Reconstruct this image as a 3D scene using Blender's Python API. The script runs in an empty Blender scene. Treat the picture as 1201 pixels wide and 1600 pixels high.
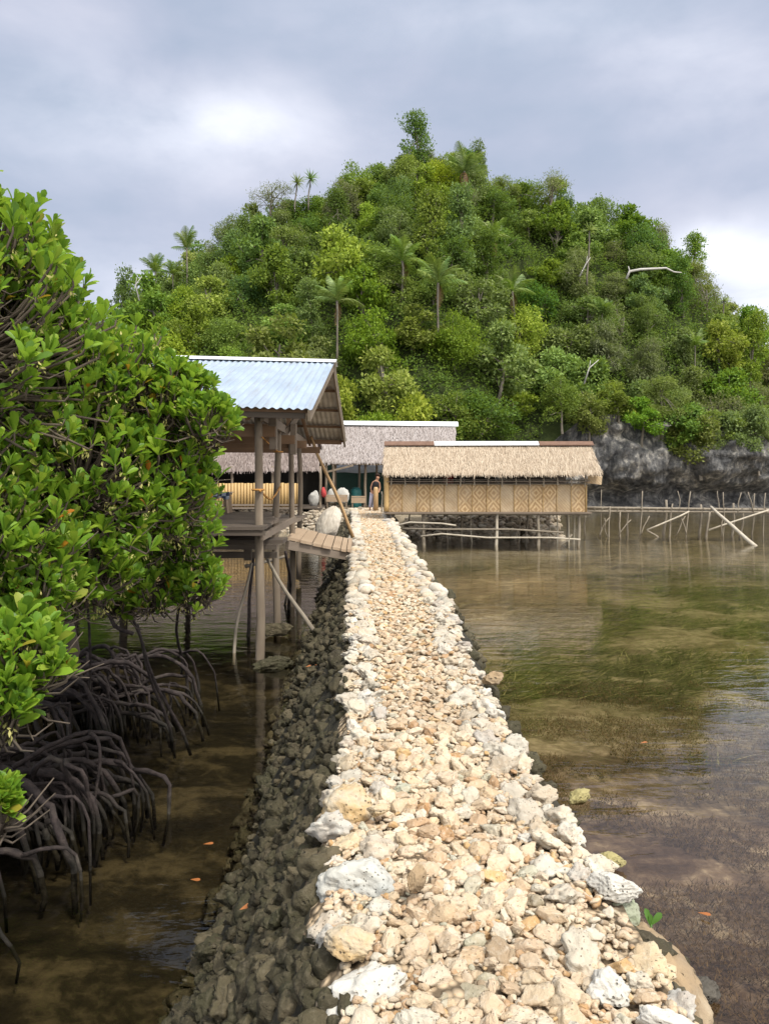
import bpy, math, random
import numpy as np
from mathutils import Vector, Matrix, noise as mnoise
R = math.radians
random.seed(7); rng = np.random.default_rng(7)
scene = bpy.context.scene
COL = scene.collection

# ---------------------------------------------------------------- camera / light
CAM_H = 2.4            # camera above the water (water is z = 0, path top is z = 0.9)
FPX, HORIZ, CX = 1200.0, 745.0, 600.5
cd = bpy.data.cameras.new('camera'); cam = bpy.data.objects.new('camera', cd); COL.objects.link(cam)
cam.location = (0, 0, CAM_H); cam.rotation_euler = (R(90), 0, 0)
cd.sensor_fit = 'VERTICAL'; cd.sensor_height = 24; cd.sensor_width = 18; cd.lens = 18
cd.shift_y = -(800 - HORIZ) / 1600; cd.clip_start = 0.05; cd.clip_end = 3000
scene.camera = cam
scene.view_settings.view_transform = 'Standard'; scene.view_settings.look = 'None'
scene.view_settings.gamma = 1; scene.view_settings.exposure = 0.6

SUN_EL, SUN_AZ = 57, 143      # azimuth clockwise from +Y (camera looks along +Y): high, behind and to the right
sd = bpy.data.lights.new('sun', 'SUN'); so = bpy.data.objects.new('sun', sd); COL.objects.link(so)
sd.energy = 2.6; sd.angle = R(9); sd.color = (1, .95, .86)
sdir = Vector((math.sin(R(SUN_AZ)) * math.cos(R(SUN_EL)), math.cos(R(SUN_AZ)) * math.cos(R(SUN_EL)), math.sin(R(SUN_EL))))
so.rotation_euler = (-sdir).to_track_quat('-Z', 'Y').to_euler()

def nd(nt, typ, ins=None, **props):
    n = nt.nodes.new(typ)
    for k, v in props.items(): setattr(n, k, v)
    for k, v in (ins or {}).items():
        s = n.inputs[k]
        if hasattr(v, 'is_linked') or isinstance(v, bpy.types.NodeSocket): nt.links.new(v, s)
        else: s.default_value = v
    return n
def rgba(c): return (c[0], c[1], c[2], 1)
def ramp(nt, fac, stops, interp='LINEAR'):
    n = nt.nodes.new('ShaderNodeValToRGB'); cr = n.color_ramp; cr.interpolation = interp
    while len(cr.elements) < len(stops): cr.elements.new(.5)
    for e, (p, c) in zip(cr.elements, stops):
        e.position = p; e.color = rgba(c) if not isinstance(c, (int, float)) else (c, c, c, 1)
    nt.links.new(fac, n.inputs[0]); return n.outputs[0]
def mth(nt, op, a, b=None, c=None, clamp=False):
    n = nt.nodes.new('ShaderNodeMath'); n.operation = op; n.use_clamp = clamp
    for i, v in enumerate((a, b, c)):
        if v is None: continue
        if isinstance(v, (int, float)): n.inputs[i].default_value = v
        else: nt.links.new(v, n.inputs[i])
    return n.outputs[0]
def mix(nt, fac, a, b, mode='MIX'):
    n = nt.nodes.new('ShaderNodeMix'); n.data_type = 'RGBA'; n.blend_type = mode
    for s, v in ((n.inputs[0], fac), (n.inputs[6], a), (n.inputs[7], b)):
        if isinstance(v, (int, float)): s.default_value = v
        elif isinstance(v, tuple): s.default_value = rgba(v)
        else: nt.links.new(v, s)
    return n.outputs[2]
def noise(nt, vec, scale, detail=4, rough=.55, dist=0, out='Fac'):
    n = nd(nt, 'ShaderNodeTexNoise', {'Scale': scale, 'Detail': detail, 'Roughness': rough, 'Distortion': dist})
    if vec is not None: nt.links.new(vec, n.inputs['Vector'])
    return n.outputs[out]
def mapping(nt, vec, scale=(1, 1, 1), loc=(0, 0, 0), rot=(0, 0, 0)):
    n = nd(nt, 'ShaderNodeMapping', {'Vector': vec, 'Scale': scale, 'Location': loc, 'Rotation': rot}); return n.outputs[0]

# world: overcast tropical sky, thin places glow white
wd = bpy.data.worlds.new('World'); scene.world = wd; wd.use_nodes = True
nt = wd.node_tree; nt.nodes.clear()
tc = nd(nt, 'ShaderNodeTexCoord').outputs['Generated']
sky = nd(nt, 'ShaderNodeTexSky', sky_type='NISHITA', sun_disc=False, sun_elevation=R(SUN_EL), sun_rotation=R(SUN_AZ))
b1 = nd(nt, 'ShaderNodeBackground', {'Color': sky.outputs[0], 'Strength': .08})
sx = nd(nt, 'ShaderNodeSeparateXYZ', {0: tc})
def vdot(v):
    v = Vector(v).normalized()
    return nd(nt, 'ShaderNodeVectorMath', {0: tc, 1: tuple(v)}, operation='DOT_PRODUCT').outputs['Value']
flat = mapping(nt, tc, (1.0, 1.0, 2.4))
n1 = noise(nt, flat, 1.6, 5, .5, .15)
n2 = noise(nt, mapping(nt, tc, (1, 1, 2.0), (3.1, 1.7, .4)), 5.5, 6, .55, .15)
nn = mth(nt, 'ADD', mth(nt, 'MULTIPLY', n1, .74), mth(nt, 'MULTIPLY', n2, .26))
base = ramp(nt, nn, [(.34, (.265, .335, .445)), (.45, (.325, .385, .495)), (.55, (.39, .43, .54)), (.66, (.49, .51, .61))])
xy = mth(nt, 'DIVIDE', sx.outputs[0], sx.outputs[1]); zy = mth(nt, 'DIVIDE', sx.outputs[2], sx.outputs[1])
def spot(dx, dz, wx, wz, amt, rag=2.2):
    q = mth(nt, 'ADD', mth(nt, 'POWER', mth(nt, 'DIVIDE', mth(nt, 'SUBTRACT', xy, dx), wx), 2.0), mth(nt, 'POWER', mth(nt, 'DIVIDE', mth(nt, 'SUBTRACT', zy, dz), wz), 2.0))
    f = mth(nt, 'EXPONENT', mth(nt, 'MULTIPLY', q, -1.0))
    return mth(nt, 'MULTIPLY', mth(nt, 'MULTIPLY', f, mth(nt, 'MULTIPLY_ADD', n2, rag, .55 - rag * .5, clamp=True)), amt, clamp=True)
c = base
for a_ in ((-.23, .45, .17, .07, .62), (-.19, .455, .06, .028, .75), (.425, .295, .045, .028, 1.7), (.47, .25, .07, .05, .8), (.52, .19, .09, .11, 1.5), (-.40, .24, .16, .06, .45), (-.38, .13, .12, .08, .7), (.13, .60, .25, .05, .30), (.42, .52, .16, .08, .3), (-.45, .5, .12, .10, .25)):
    c = mix(nt, spot(*a_), c, (.90, .92, 1.0))
# thinner cloud around the hidden sun: brighter there
sf = nd(nt, 'ShaderNodeMapRange', {0: vdot(sdir), 1: .2, 2: 1.0, 3: 0.0, 4: 1.0}, interpolation_type='SMOOTHSTEP').outputs[0]
c = mix(nt, mth(nt, 'MULTIPLY', sf, .9), c, (1.9, 1.85, 1.75))
b2 = nd(nt, 'ShaderNodeBackground', {'Color': c, 'Strength': .92})
ms = nd(nt, 'ShaderNodeMixShader', {0: .93, 1: b1.outputs[0], 2: b2.outputs[0]})
nd(nt, 'ShaderNodeOutputWorld', {0: ms.outputs[0]})

# ---------------------------------------------------------------- helpers
def W(px, py, D): return Vector(((px - CX) / FPX * D, D, CAM_H - (py - HORIZ) / FPX * D))
def G(px, py, z=0.0): return W(px, py, (CAM_H - z) * FPX / (py - HORIZ))

def tag(o, label=None, cat=None, group=None, kind=None):
    if label: o['label'] = label
    if cat: o['category'] = cat
    if group: o['group'] = group
    if kind: o['kind'] = kind
    return o
def empty(name, loc=(0, 0, 0)):
    o = bpy.data.objects.new(name, None); COL.objects.link(o); o.location = loc; o.empty_display_size = .2; return o
def mesh_np(name, V, F, mats, smooth=False):
    V = np.asarray(V, dtype=np.float32).reshape(-1, 3); F = np.asarray(F, dtype=np.int32)
    me = bpy.data.meshes.new(name); k = F.shape[1]
    me.vertices.add(len(V)); me.vertices.foreach_set('co', V.ravel())
    me.loops.add(F.size); me.loops.foreach_set('vertex_index', F.ravel())
    me.polygons.add(len(F)); me.polygons.foreach_set('loop_start', np.arange(len(F), dtype=np.int32) * k)
    for m in (mats if isinstance(mats, (list, tuple)) else [mats]): me.materials.append(m)
    me.update(calc_edges=True)
    if smooth: me.polygons.foreach_set('use_smooth', np.ones(len(F), dtype=bool))
    return me
def link(name, me, parent=None, loc=None):
    o = bpy.data.objects.new(name, me); COL.objects.link(o)
    if parent: o.parent = parent
    if loc is not None: o.location = loc
    return o
class MB:
    """collects boxes, tubes and sheets; build() links them as one mesh object"""
    def __init__(s): s.v = []; s.f = []
    def add(s, V, F):
        o = len(s.v); s.v.extend([tuple(p) for p in V]); s.f.extend([tuple(i + o for i in f) for f in F]); return s
    def box(s, c, sz, rot=(0, 0, 0), jit=0):
        M = Matrix.Rotation(rot[2], 3, 'Z') @ Matrix.Rotation(rot[1], 3, 'Y') @ Matrix.Rotation(rot[0], 3, 'X')
        c = Vector(c); P = []
        for i in (-1, 1):
            for j in (-1, 1):
                for k in (-1, 1):
                    P.append(c + M @ Vector((i * sz[0] / 2 + random.uniform(-jit, jit), j * sz[1] / 2 + random.uniform(-jit, jit), k * sz[2] / 2 + random.uniform(-jit, jit))))
        return s.add(P, [(0, 1, 3, 2), (4, 6, 7, 5), (0, 4, 5, 1), (2, 3, 7, 6), (0, 2, 6, 4), (1, 5, 7, 3)])
    def bar(s, a, b, w, h, up=(0, 0, 1)):
        a, b = Vector(a), Vector(b); d = (b - a).normalized(); u = Vector(up)
        x = d.cross(u)
        x = x.normalized() if x.length > 1e-4 else Vector((1, 0, 0)); u = x.cross(d).normalized()
        P = [p + x * (i * w / 2) + u * (j * h / 2) for p in (a, b) for i, j in ((-1, -1), (1, -1), (1, 1), (-1, 1))]
        return s.add(P, [(3, 2, 1, 0), (4, 5, 6, 7), (0, 1, 5, 4), (1, 2, 6, 5), (2, 3, 7, 6), (3, 0, 4, 7)])
    def hexa(s, P):   # 4 bottom then 4 top
        return s.add(P, [(3, 2, 1, 0), (4, 5, 6, 7), (0, 1, 5, 4), (1, 2, 6, 5), (2, 3, 7, 6), (3, 0, 4, 7)])
    def tube(s, pts, rad, n=8, cap=True):
        pts = [Vector(p) for p in pts]
        if not isinstance(rad, (list, tuple)): rad = [rad] * len(pts)
        V = []; prev = None
        for i, p in enumerate(pts):
            d = (pts[min(i + 1, len(pts) - 1)] - pts[max(i - 1, 0)]).normalized()
            if prev is None:
                x = d.orthogonal().normalized()
            else:
                x = prev - d * prev.dot(d); x = x.normalized() if x.length > 1e-5 else d.orthogonal().normalized()
            prev = x; y = d.cross(x)
            for k in range(n):
                a = 2 * math.pi * k / n; V.append(p + (x * math.cos(a) + y * math.sin(a)) * rad[i])
        F = []
        for i in range(len(pts) - 1):
            for k in range(n):
                k2 = (k + 1) % n; F.append((i * n + k, i * n + k2, (i + 1) * n + k2, (i + 1) * n + k))
        if cap:
            F.append(tuple(range(n - 1, -1, -1))); F.append(tuple((len(pts) - 1) * n + k for k in range(n)))
        return s.add(V, F)
    def build(s, name, m, parent=None, smooth=False, origin=None):
        me = bpy.data.meshes.new(name)
        o0 = Vector(origin) if origin is not None else Vector((0, 0, 0))
        if parent is not None and origin is None: o0 = Vector(parent.location) if parent.parent is None else Vector(parent.parent.location)
        me.from_pydata([tuple(Vector(v) - o0) for v in s.v], [], s.f); me.materials.append(m); me.update()
        if smooth: me.polygons.foreach_set('use_smooth', [True] * len(me.polygons))
        o = link(name, me, parent)
        if origin is not None: o.location = o0
        return o
def wob(a, b, n=7, amp=.03, seed=0):
    """slightly crooked pole from a to b"""
    r = random.Random(seed); a, b = Vector(a), Vector(b); L = (b - a).length
    o = [Vector((r.uniform(-1, 1), r.uniform(-1, 1), r.uniform(-.3, .3))) * amp for _ in range(3)]
    P = []
    for i in range(n):
        t = i / (n - 1); p = a.lerp(b, t)
        p = p + o[0] * math.sin(math.pi * t) + o[1] * math.sin(2 * math.pi * t) * .6 + o[2] * math.sin(3 * math.pi * t) * .35
        P.append(p)
    return P
def pole_thing(name, a, b, r, m, label, cat, group=None, seed=0, amp=.03, taper=.75, n=7):
    mb = MB(); P = wob(a, b, n, amp, seed); mb.tube(P, [r * (1 - (1 - taper) * i / (n - 1)) for i in range(n)], 8)
    o = mb.build(name, m, smooth=True, origin=P[0]); return tag(o, label, cat, group)

# ---------------------------------------------------------------- materials
def newmat(name):
    m = bpy.data.materials.new(name); m.use_nodes = True; m.node_tree.nodes.clear(); return m, m.node_tree
def fin(nt, color, rough=.8, bump=None, bstr=.4, bdist=.02, spec=.3, normal=None, **kw):
    b = nd(nt, 'ShaderNodeBsdfPrincipled', {'Roughness': rough, 'Specular IOR Level': spec})
    if isinstance(color, tuple): b.inputs['Base Color'].default_value = rgba(color)
    else: nt.links.new(color, b.inputs['Base Color'])
    for k, v in kw.items():
        b.inputs[k].default_value = v
    if bump is not None:
        bn = nd(nt, 'ShaderNodeBump', {'Height': bump, 'Strength': bstr, 'Distance': bdist}); nt.links.new(bn.outputs[0], b.inputs['Normal'])
    nd(nt, 'ShaderNodeOutputMaterial', {0: b.outputs[0]}); return b
def objco(nt): return nd(nt, 'ShaderNodeTexCoord').outputs['Object']
def geo(nt): return nd(nt, 'ShaderNodeNewGeometry')
def rand_src(nt, island):
    return geo(nt).outputs['Random Per Island'] if island else nd(nt, 'ShaderNodeObjectInfo').outputs['Random']

def wood_mat(name, c0, c1, scale=6, stretch=(1, 1, .12), rough=.85, island=False):
    m, nt = newmat(name); g = geo(nt); v = mapping(nt, g.outputs['Position'], stretch)
    n = noise(nt, v, scale, 6, .6, .3); n2 = noise(nt, g.outputs['Position'], 2.0, 3)
    col = ramp(nt, mth(nt, 'ADD', mth(nt, 'MULTIPLY', n, .7), mth(nt, 'MULTIPLY', n2, .3)), [(.3, c0), (.7, c1)])
    if island: col = mix(nt, .45, col, ramp(nt, g.outputs['Random Per Island'], [(0, c0), (1, c1)]))
    fin(nt, col, rough, n, .5, .01); return m
def stone_mat(name, pal, island, dark_pits=.5, pit_scale=38, rough=.9, spec=.2, bstr=.7, stain=(.40, .26, .15), speck=(.62, .58, .50)):
    """pal: ramp stops picked per stone; speckle and pits in local space"""
    m, nt = newmat(name); v = geo(nt).outputs['Position']; r = rand_src(nt, island)
    col = ramp(nt, r, pal)
    n1 = noise(nt, v, 9, 5, .6); n2 = noise(nt, v, 46, 5, .65)
    col = mix(nt, mth(nt, 'MULTIPLY', ramp(nt, n1, [(.4, 0.0), (.62, 1.0)]), .3), col, stain)
    col = mix(nt, mth(nt, 'MULTIPLY', ramp(nt, n2, [(.5, 0.0), (.7, 1.0)]), .4), col, speck)
    vo = nd(nt, 'ShaderNodeTexVoronoi', {'Vector': mix(nt, .03, v, noise(nt, v, 30, 3, out='Color'), 'ADD'), 'Scale': pit_scale, 'Randomness': 1.0})
    pit = ramp(nt, vo.outputs['Distance'], [(.10, 1.0), (.26, 0.0)])
    pit = mth(nt, 'MULTIPLY', pit, ramp(nt, noise(nt, v, 14, 2), [(.45, 0.0), (.6, 1.0)]))
    col = mix(nt, mth(nt, 'MULTIPLY', pit, dark_pits), col, (.05, .045, .035))
    dirt = ramp(nt, noise(nt, v, 1.9, 5, .6), [(.42, 0.0), (.62, 1.0)]); col = mix(nt, mth(nt, 'MULTIPLY', dirt, .28), col, tuple(.5 * (x + y) * .55 for x, y in zip(pal[0][1], stain)))
    h = mth(nt, 'SUBTRACT', mth(nt, 'ADD', mth(nt, 'MULTIPLY', n1, .5), mth(nt, 'MULTIPLY', n2, .6)), mth(nt, 'MULTIPLY', pit, .8))
    fin(nt, col, rough, h, bstr, .02, spec); return m
TAN = [(0, (0.461, 0.369, 0.254)), (.12, (0.549, 0.460, 0.341)), (.25, (0.461, 0.340, 0.217)), (.37, (0.588, 0.530, 0.434)), (.48, (0.372, 0.260, 0.161)), (.56, (0.568, 0.490, 0.372)),
       (.68, (0.510, 0.385, 0.264)), (.77, (0.323, 0.185, 0.088)), (.83, (0.490, 0.330, 0.155)), (.90, (0.529, 0.499, 0.424)), (.96, (0.323, 0.330, 0.248)), (1, (0.274, 0.200, 0.134))]
WHT = [(0, (.50, .48, .42)), (.2, (.42, .39, .33)), (.38, (.54, .50, .41)), (.52, (.38, .375, .36)), (.66, (.50, .40, .26)), (.78, (.55, .54, .50)), (.9, (.44, .36, .26)), (1, (.31, .30, .26))]
DRK = [(0, (.034, .027, .015)), (.3, (.058, .046, .027)), (.55, (.044, .039, .020)), (.8, (.080, .064, .037)), (1, (.115, .093, .056))]
M = {}
M['stone'] = stone_mat('pale_limestone', TAN, False, .15, 70)
M['stone_i'] = stone_mat('pale_limestone_gravel', TAN, True, .12, 70)
M['coral'] = stone_mat('white_coral_rock', WHT, False, .85, 75)
M['coral_i'] = stone_mat('white_coral_rubble', WHT, True, .8, 60)
M['dark'] = stone_mat('dark_reef_rock', DRK, False, .6, 30, .75, .3, 1.0, (.040, .042, .016), (.17, .145, .10))
M['dark_i'] = stone_mat('dark_reef_rubble', DRK, True, .6, 30, .75, .3, 1.0, (.040, .042, .016), (.17, .145, .10))
M['grey_i'] = stone_mat('grey_rubble', [(0, (.24, .21, .16)), (.5, (.38, .34, .27)), (.8, (.17, .145, .12)), (1, (.48, .44, .36))], True, .4)
def single_stone(name, a, b, pits=.6, ps=34, c=(.5, .5, .46)):
    m, nt = newmat(name); v = objco(nt)
    n1 = noise(nt, v, 3.2, 5, .6, .4); n2 = noise(nt, v, 22, 6, .65)
    col = ramp(nt, n1, [(.35, a), (.55, b), (.7, c)])
    col = mix(nt, mth(nt, 'MULTIPLY', n2, .35), col, (.30, .27, .22))
    vo = nd(nt, 'ShaderNodeTexVoronoi', {'Vector': v, 'Scale': ps})
    pit = mth(nt, 'MULTIPLY', ramp(nt, vo.outputs['Distance'], [(.12, 1.0), (.26, 0.0)]), ramp(nt, noise(nt, v, 7, 2), [(.45, 0.0), (.6, 1.0)]))
    col = mix(nt, mth(nt, 'MULTIPLY', pit, pits), col, (.06, .05, .04))
    h = mth(nt, 'SUBTRACT', mth(nt, 'ADD', n1, mth(nt, 'MULTIPLY', n2, .5)), mth(nt, 'MULTIPLY', pit, .8))
    fin(nt, col, .85, h, .8, .03, .25); return m
M['boulder'] = single_stone('pale_grey_boulder', (.54, .52, .46), (.43, .435, .41), .35, 70, (.32, .345, .35))
M['orange_stone'] = single_stone('orange_stained_stone', (.50, .47, .40), (.46, .31, .14), .6, 50, (.44, .40, .33))
M['white_lump'] = single_stone('white_coral_lump', (.57, .55, .51), (.50, .48, .43), .75, 60, (.38, .38, .35))
M['green_stone'] = single_stone('green_stained_stone', (.36, .38, .30), (.24, .28, .18), .5, 40, (.45, .45, .40))
M['brown_slab'] = single_stone('brown_slab', (.34, .23, .12), (.24, .17, .10), .5, 26, (.40, .32, .22))
M['yellow_rock'] = single_stone('yellow_mossy_rock', (.34, .30, .12), (.28, .24, .09), .5, 26, (.2, .18, .08))
M['black_rock'] = single_stone('black_wet_rock', (.02, .02, .018), (.035, .03, .026), .5, 26, (.12, .11, .1))

m, nt = newmat('path_bed'); v = geo(nt).outputs['Position']
vo = nd(nt, 'ShaderNodeTexVoronoi', {'Vector': v, 'Scale': 26.0})
col = mix(nt, .55, ramp(nt, vo.outputs['Color'], [(.1, (.36, .26, .16)), (.5, (.50, .39, .27)), (.9, (.60, .52, .40))]), ramp(nt, noise(nt, v, 3, 4), [(.3, (.36, .26, .16)), (.7, (.52, .42, .30))]))
col = mix(nt, ramp(nt, vo.outputs['Distance'], [(.30, 0.0), (.6, .85)]), col, (.06, .045, .03))
fin(nt, col, .95, mth(nt, 'SUBTRACT', 1.0, vo.outputs['Distance']), .8, .03, .1); M['bed'] = m
m, nt = newmat('dark_bank'); v = geo(nt).outputs['Position']
n1 = noise(nt, v, 7, 7, .65, .3); n2 = noise(nt, v, 1.3, 3)
col = ramp(nt, n1, [(.3, (.014, .012, .009)), (.5, (.034, .029, .021)), (.7, (.058, .050, .035))])
col = mix(nt, mth(nt, 'MULTIPLY', n2, .45), col, (.038, .038, .02)); fin(nt, col, .8, n1, 1.0, .06, .3); M['bank'] = m

M['post'] = wood_mat('weathered_post', (.12, .09, .065), (.27, .22, .165), 9)
M['plank'] = wood_mat('old_plank', (.11, .085, .065), (.25, .20, .155), 7, (.15, .15, 1), island=True)
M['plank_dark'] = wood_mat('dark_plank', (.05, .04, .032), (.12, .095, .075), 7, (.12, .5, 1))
M['plank_pale'] = wood_mat('pale_plank', (.24, .17, .11), (.40, .30, .21), 6, (1, .15, 1), island=True)
M['rafter'] = wood_mat('brown_rafter', (.12, .07, .04), (.24, .15, .09), 6, (.3, .3, .3))
M['stick'] = wood_mat('grey_stick', (.13, .108, .082), (.30, .26, .205), 9, island=True)
M['stick_pale'] = wood_mat('bleached_pole', (.32, .28, .22), (.50, .45, .37), 8)
M['bamboo'] = wood_mat('bamboo', (.34, .21, .085), (.52, .36, .16), 5, (1, 1, .2), .5, island=True)
M['pole_tan'] = wood_mat('tan_pole', (.34, .21, .10), (.50, .34, .18), 5, (1, 1, .2), .6)
m, nt = newmat('mangrove_root'); v = geo(nt).outputs['Position']; n1 = noise(nt, v, 18, 6, .65); n2 = noise(nt, v, 5, 3); rz = nd(nt, 'ShaderNodeSeparateXYZ', {0: v}).outputs[2]
col = ramp(nt, n1, [(.3, (.011, .008, .008)), (.7, (.055, .041, .038))])
tide = nd(nt, 'ShaderNodeMapRange', {0: mth(nt, 'ADD', rz, mth(nt, 'MULTIPLY', n2, .2)), 1: .16, 2: .30, 3: 1.0, 4: 0.0}).outputs[0]
col = mix(nt, mth(nt, 'MULTIPLY', tide, .75), col, (.014, .013, .008)); col = mix(nt, ramp(nt, n2, [(.58, 0.0), (.72, .5)]), col, (.11, .095, .075))
fin(nt, col, .8, n1, .9, .02); M['root'] = m
M['twig'] = wood_mat('mangrove_branch', (.05, .04, .03), (.14, .11, .085), 12, (1, 1, .3))
M['trunk'] = wood_mat('tree_trunk', (.10, .085, .065), (.26, .23, .19), 4, (1, 1, .3))
M['dead'] = wood_mat('dead_branch', (.38, .36, .33), (.55, .53, .5), 3, (1, 1, 1))

def thatch_mat(name, c0, c1, c2):
    m, nt = newmat(name); g = geo(nt); v = mapping(nt, g.outputs['Position'], (1, .15, .15))
    n = noise(nt, v, 30, 4, .6); col = ramp(nt, g.outputs['Random Per Island'], [(0, c0), (.5, c1), (1, c2)])
    col = mix(nt, mth(nt, 'MULTIPLY', n, .5), col, c0); fin(nt, col, .9, n, .5, .01, .15); return m
M['thatch'] = thatch_mat('straw_thatch', (.27, .205, .145), (.45, .365, .275), (.58, .495, .385))
M['thatch_grey'] = thatch_mat('grey_thatch', (.20, .17, .155), (.36, .32, .31), (.48, .44, .43))
M['thatch_brown'] = thatch_mat('brown_thatch', (.13, .10, .09), (.24, .195, .175), (.33, .28, .26))
def plain(name, c, rough=.7, var=.25, scale=5, metallic=0.0, spec=.3, bstr=.15):
    m, nt = newmat(name); v = geo(nt).outputs['Position']; n = noise(nt, v, scale, 6, .6)
    col = mix(nt, mth(nt, 'MULTIPLY', ramp(nt, n, [(.35, 0.0), (.7, 1.0)]), var), c, tuple(x * .45 for x in c))
    fin(nt, col, rough, n, bstr, .02, spec, Metallic=metallic); return m
M['ridge_white'] = plain('white_ridge_sheet', (.78, .80, .82), .5, .2)
M['ridge_brown'] = plain('rusty_ridge_sheet', (.17, .10, .07), .8, .5)
M['black'] = plain('interior_shade', (.02, .018, .015), .95)  # near-black wall colour standing in for the shade inside the hut
M['tarp'] = plain('pale_blue_tarp', (.55, .62, .74), .6)
M['white_cloth'] = plain('white_cloth', (.48, .47, .44), .9, .6)
M['red_cloth'] = plain('red_cloth', (.40, .05, .05), .9)
M['teal'] = plain('teal_plastic', (.02, .12, .12), .5)
M['green_wall'] = plain('dark_green_wall', (.03, .07, .055), .8)
M['rope'] = plain('orange_rope', (.45, .22, .06), .8)
M['skin'] = plain('skin', (.36, .19, .12), .6, .1)
M['hair'] = plain('black_hair', (.03, .014, .01), .6)
M['top'] = plain('black_top', (.014, .013, .015), .9)
M['trousers'] = plain('pale_lilac_trousers', (.48, .47, .58), .9)
M['sandal'] = plain('brown_sandal', (.10, .05, .03), .8)
m, nt = newmat('woven_sack'); v = objco(nt)
n1 = noise(nt, mapping(nt, v, (1, 1, .4)), 7, 5, .6, .6); wv = nd(nt, 'ShaderNodeTexWave', {'Vector': v, 'Scale': 28.0, 'Distortion': 1.5})
col = ramp(nt, n1, [(.3, (.50, .44, .36)), (.7, (.66, .61, .53))]); fin(nt, col, .8, mth(nt, 'ADD', n1, mth(nt, 'MULTIPLY', wv.outputs['Fac'], .12)), .7, .05); M['sack'] = m
m, nt = newmat('checked_cloth'); ck = nd(nt, 'ShaderNodeTexChecker', {'Vector': geo(nt).outputs['Position'], 'Color1': (.05, .07, .12, 1), 'Color2': (.42, .47, .55, 1), 'Scale': 14.0})
fin(nt, ck.outputs[0], .9); M['check'] = m
# corrugated zinc
m, nt = newmat('zinc_sheet'); v = geo(nt).outputs['Position']; n1 = noise(nt, mapping(nt, v, (1, .25, 1)), 3, 6, .6); n2 = noise(nt, v, 26, 3)
col = ramp(nt, n1, [(.3, (.42, .51, .62)), (.7, (.58, .68, .79))]); col = mix(nt, ramp(nt, n2, [(.62, 0.0), (.74, .6)]), col, (.30, .22, .16)); col = mix(nt, ramp(nt, noise(nt, mapping(nt, v, (6, .5, .5)), 2, 5, .6), [(.5, 0.0), (.75, .55)]), col, (.34, .33, .33))
fin(nt, col, .38, n1, .06, .02, .5, Metallic=.55); M['zinc'] = m
m, nt = newmat('zinc_underside'); v = geo(nt).outputs['Position']; n1 = noise(nt, v, 4, 6, .6)
fin(nt, ramp(nt, n1, [(.3, (.40, .36, .31)), (.7, (.60, .57, .52))]), .6, Metallic=.1); M['zinc_under'] = m
# woven bamboo mat
def weave(name, pattern):
    m, nt = newmat(name); p = nd(nt, 'ShaderNodeSeparateXYZ', {0: nd(nt, 'ShaderNodeTexCoord').outputs['Object']})
    x, z = p.outputs[0], p.outputs[2]; wn = noise(nt, geo(nt).outputs['Position'], 2.5, 3); x = mth(nt, 'ADD', x, mth(nt, 'MULTIPLY_ADD', wn, .10, -.05)); z = mth(nt, 'ADD', z, mth(nt, 'MULTIPLY_ADD', wn, -.08, .04))
    def tri(a, per, off=0): return mth(nt, 'ABSOLUTE', mth(nt, 'SUBTRACT', mth(nt, 'FRACT', mth(nt, 'ADD', mth(nt, 'DIVIDE', a, per), off)), .5))
    gv = geo(nt).outputs['Position']
    n = noise(nt, gv, 3, 4); nf = noise(nt, mapping(nt, gv, (8, 1, 60)), 1.5, 3); nf2 = noise(nt, mapping(nt, gv, (60, 1, 8)), 1.5, 3)
    if pattern:
        d = mth(nt, 'ADD', tri(x, .5, .5), tri(z, .58, .35))
        st = mth(nt, 'FRACT', mth(nt, 'MULTIPLY', d, 3.4)); s2 = mth(nt, 'LESS_THAN', st, .5)
        checks = mth(nt, 'LESS_THAN', mth(nt, 'FRACT', mth(nt, 'ADD', mth(nt, 'MULTIPLY', x, 18.0), mth(nt, 'FLOOR', mth(nt, 'MULTIPLY', z, 18.0)))), .55)
        s2 = mth(nt, 'MULTIPLY', s2, mth(nt, 'MULTIPLY_ADD', checks, .35, .65))
        a, b = (.72, .53, .30), (.36, .215, .095)
    else:
        row = mth(nt, 'FLOOR', mth(nt, 'MULTIPLY', z, 22.0))
        s2 = mth(nt, 'LESS_THAN', mth(nt, 'FRACT', mth(nt, 'ADD', mth(nt, 'MULTIPLY', x, 9.0), mth(nt, 'MULTIPLY', row, .37))), .5)
        a, b = (.62, .48, .31), (.48, .36, .22)
    col = mix(nt, s2, a, b); col = mix(nt, mth(nt, 'MULTIPLY', mix(nt, s2, nf, nf2), .5), col, (.27, .18, .10)); col = mix(nt, mth(nt, 'MULTIPLY', ramp(nt, n, [(.35, 0.0), (.65, 1.0)]), .55), col, (.30, .20, .11)); col = mix(nt, mth(nt, 'MULTIPLY', ramp(nt, noise(nt, gv, 1.1, 4), [(.48, 0.0), (.62, 1.0)]), .3), col, (.55, .47, .36))
    fin(nt, col, .7, s2, .25, .006); return m
M['weave'] = weave('patterned_bamboo_mat', True); M['weave_plain'] = weave('plain_bamboo_mat', False)
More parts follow.
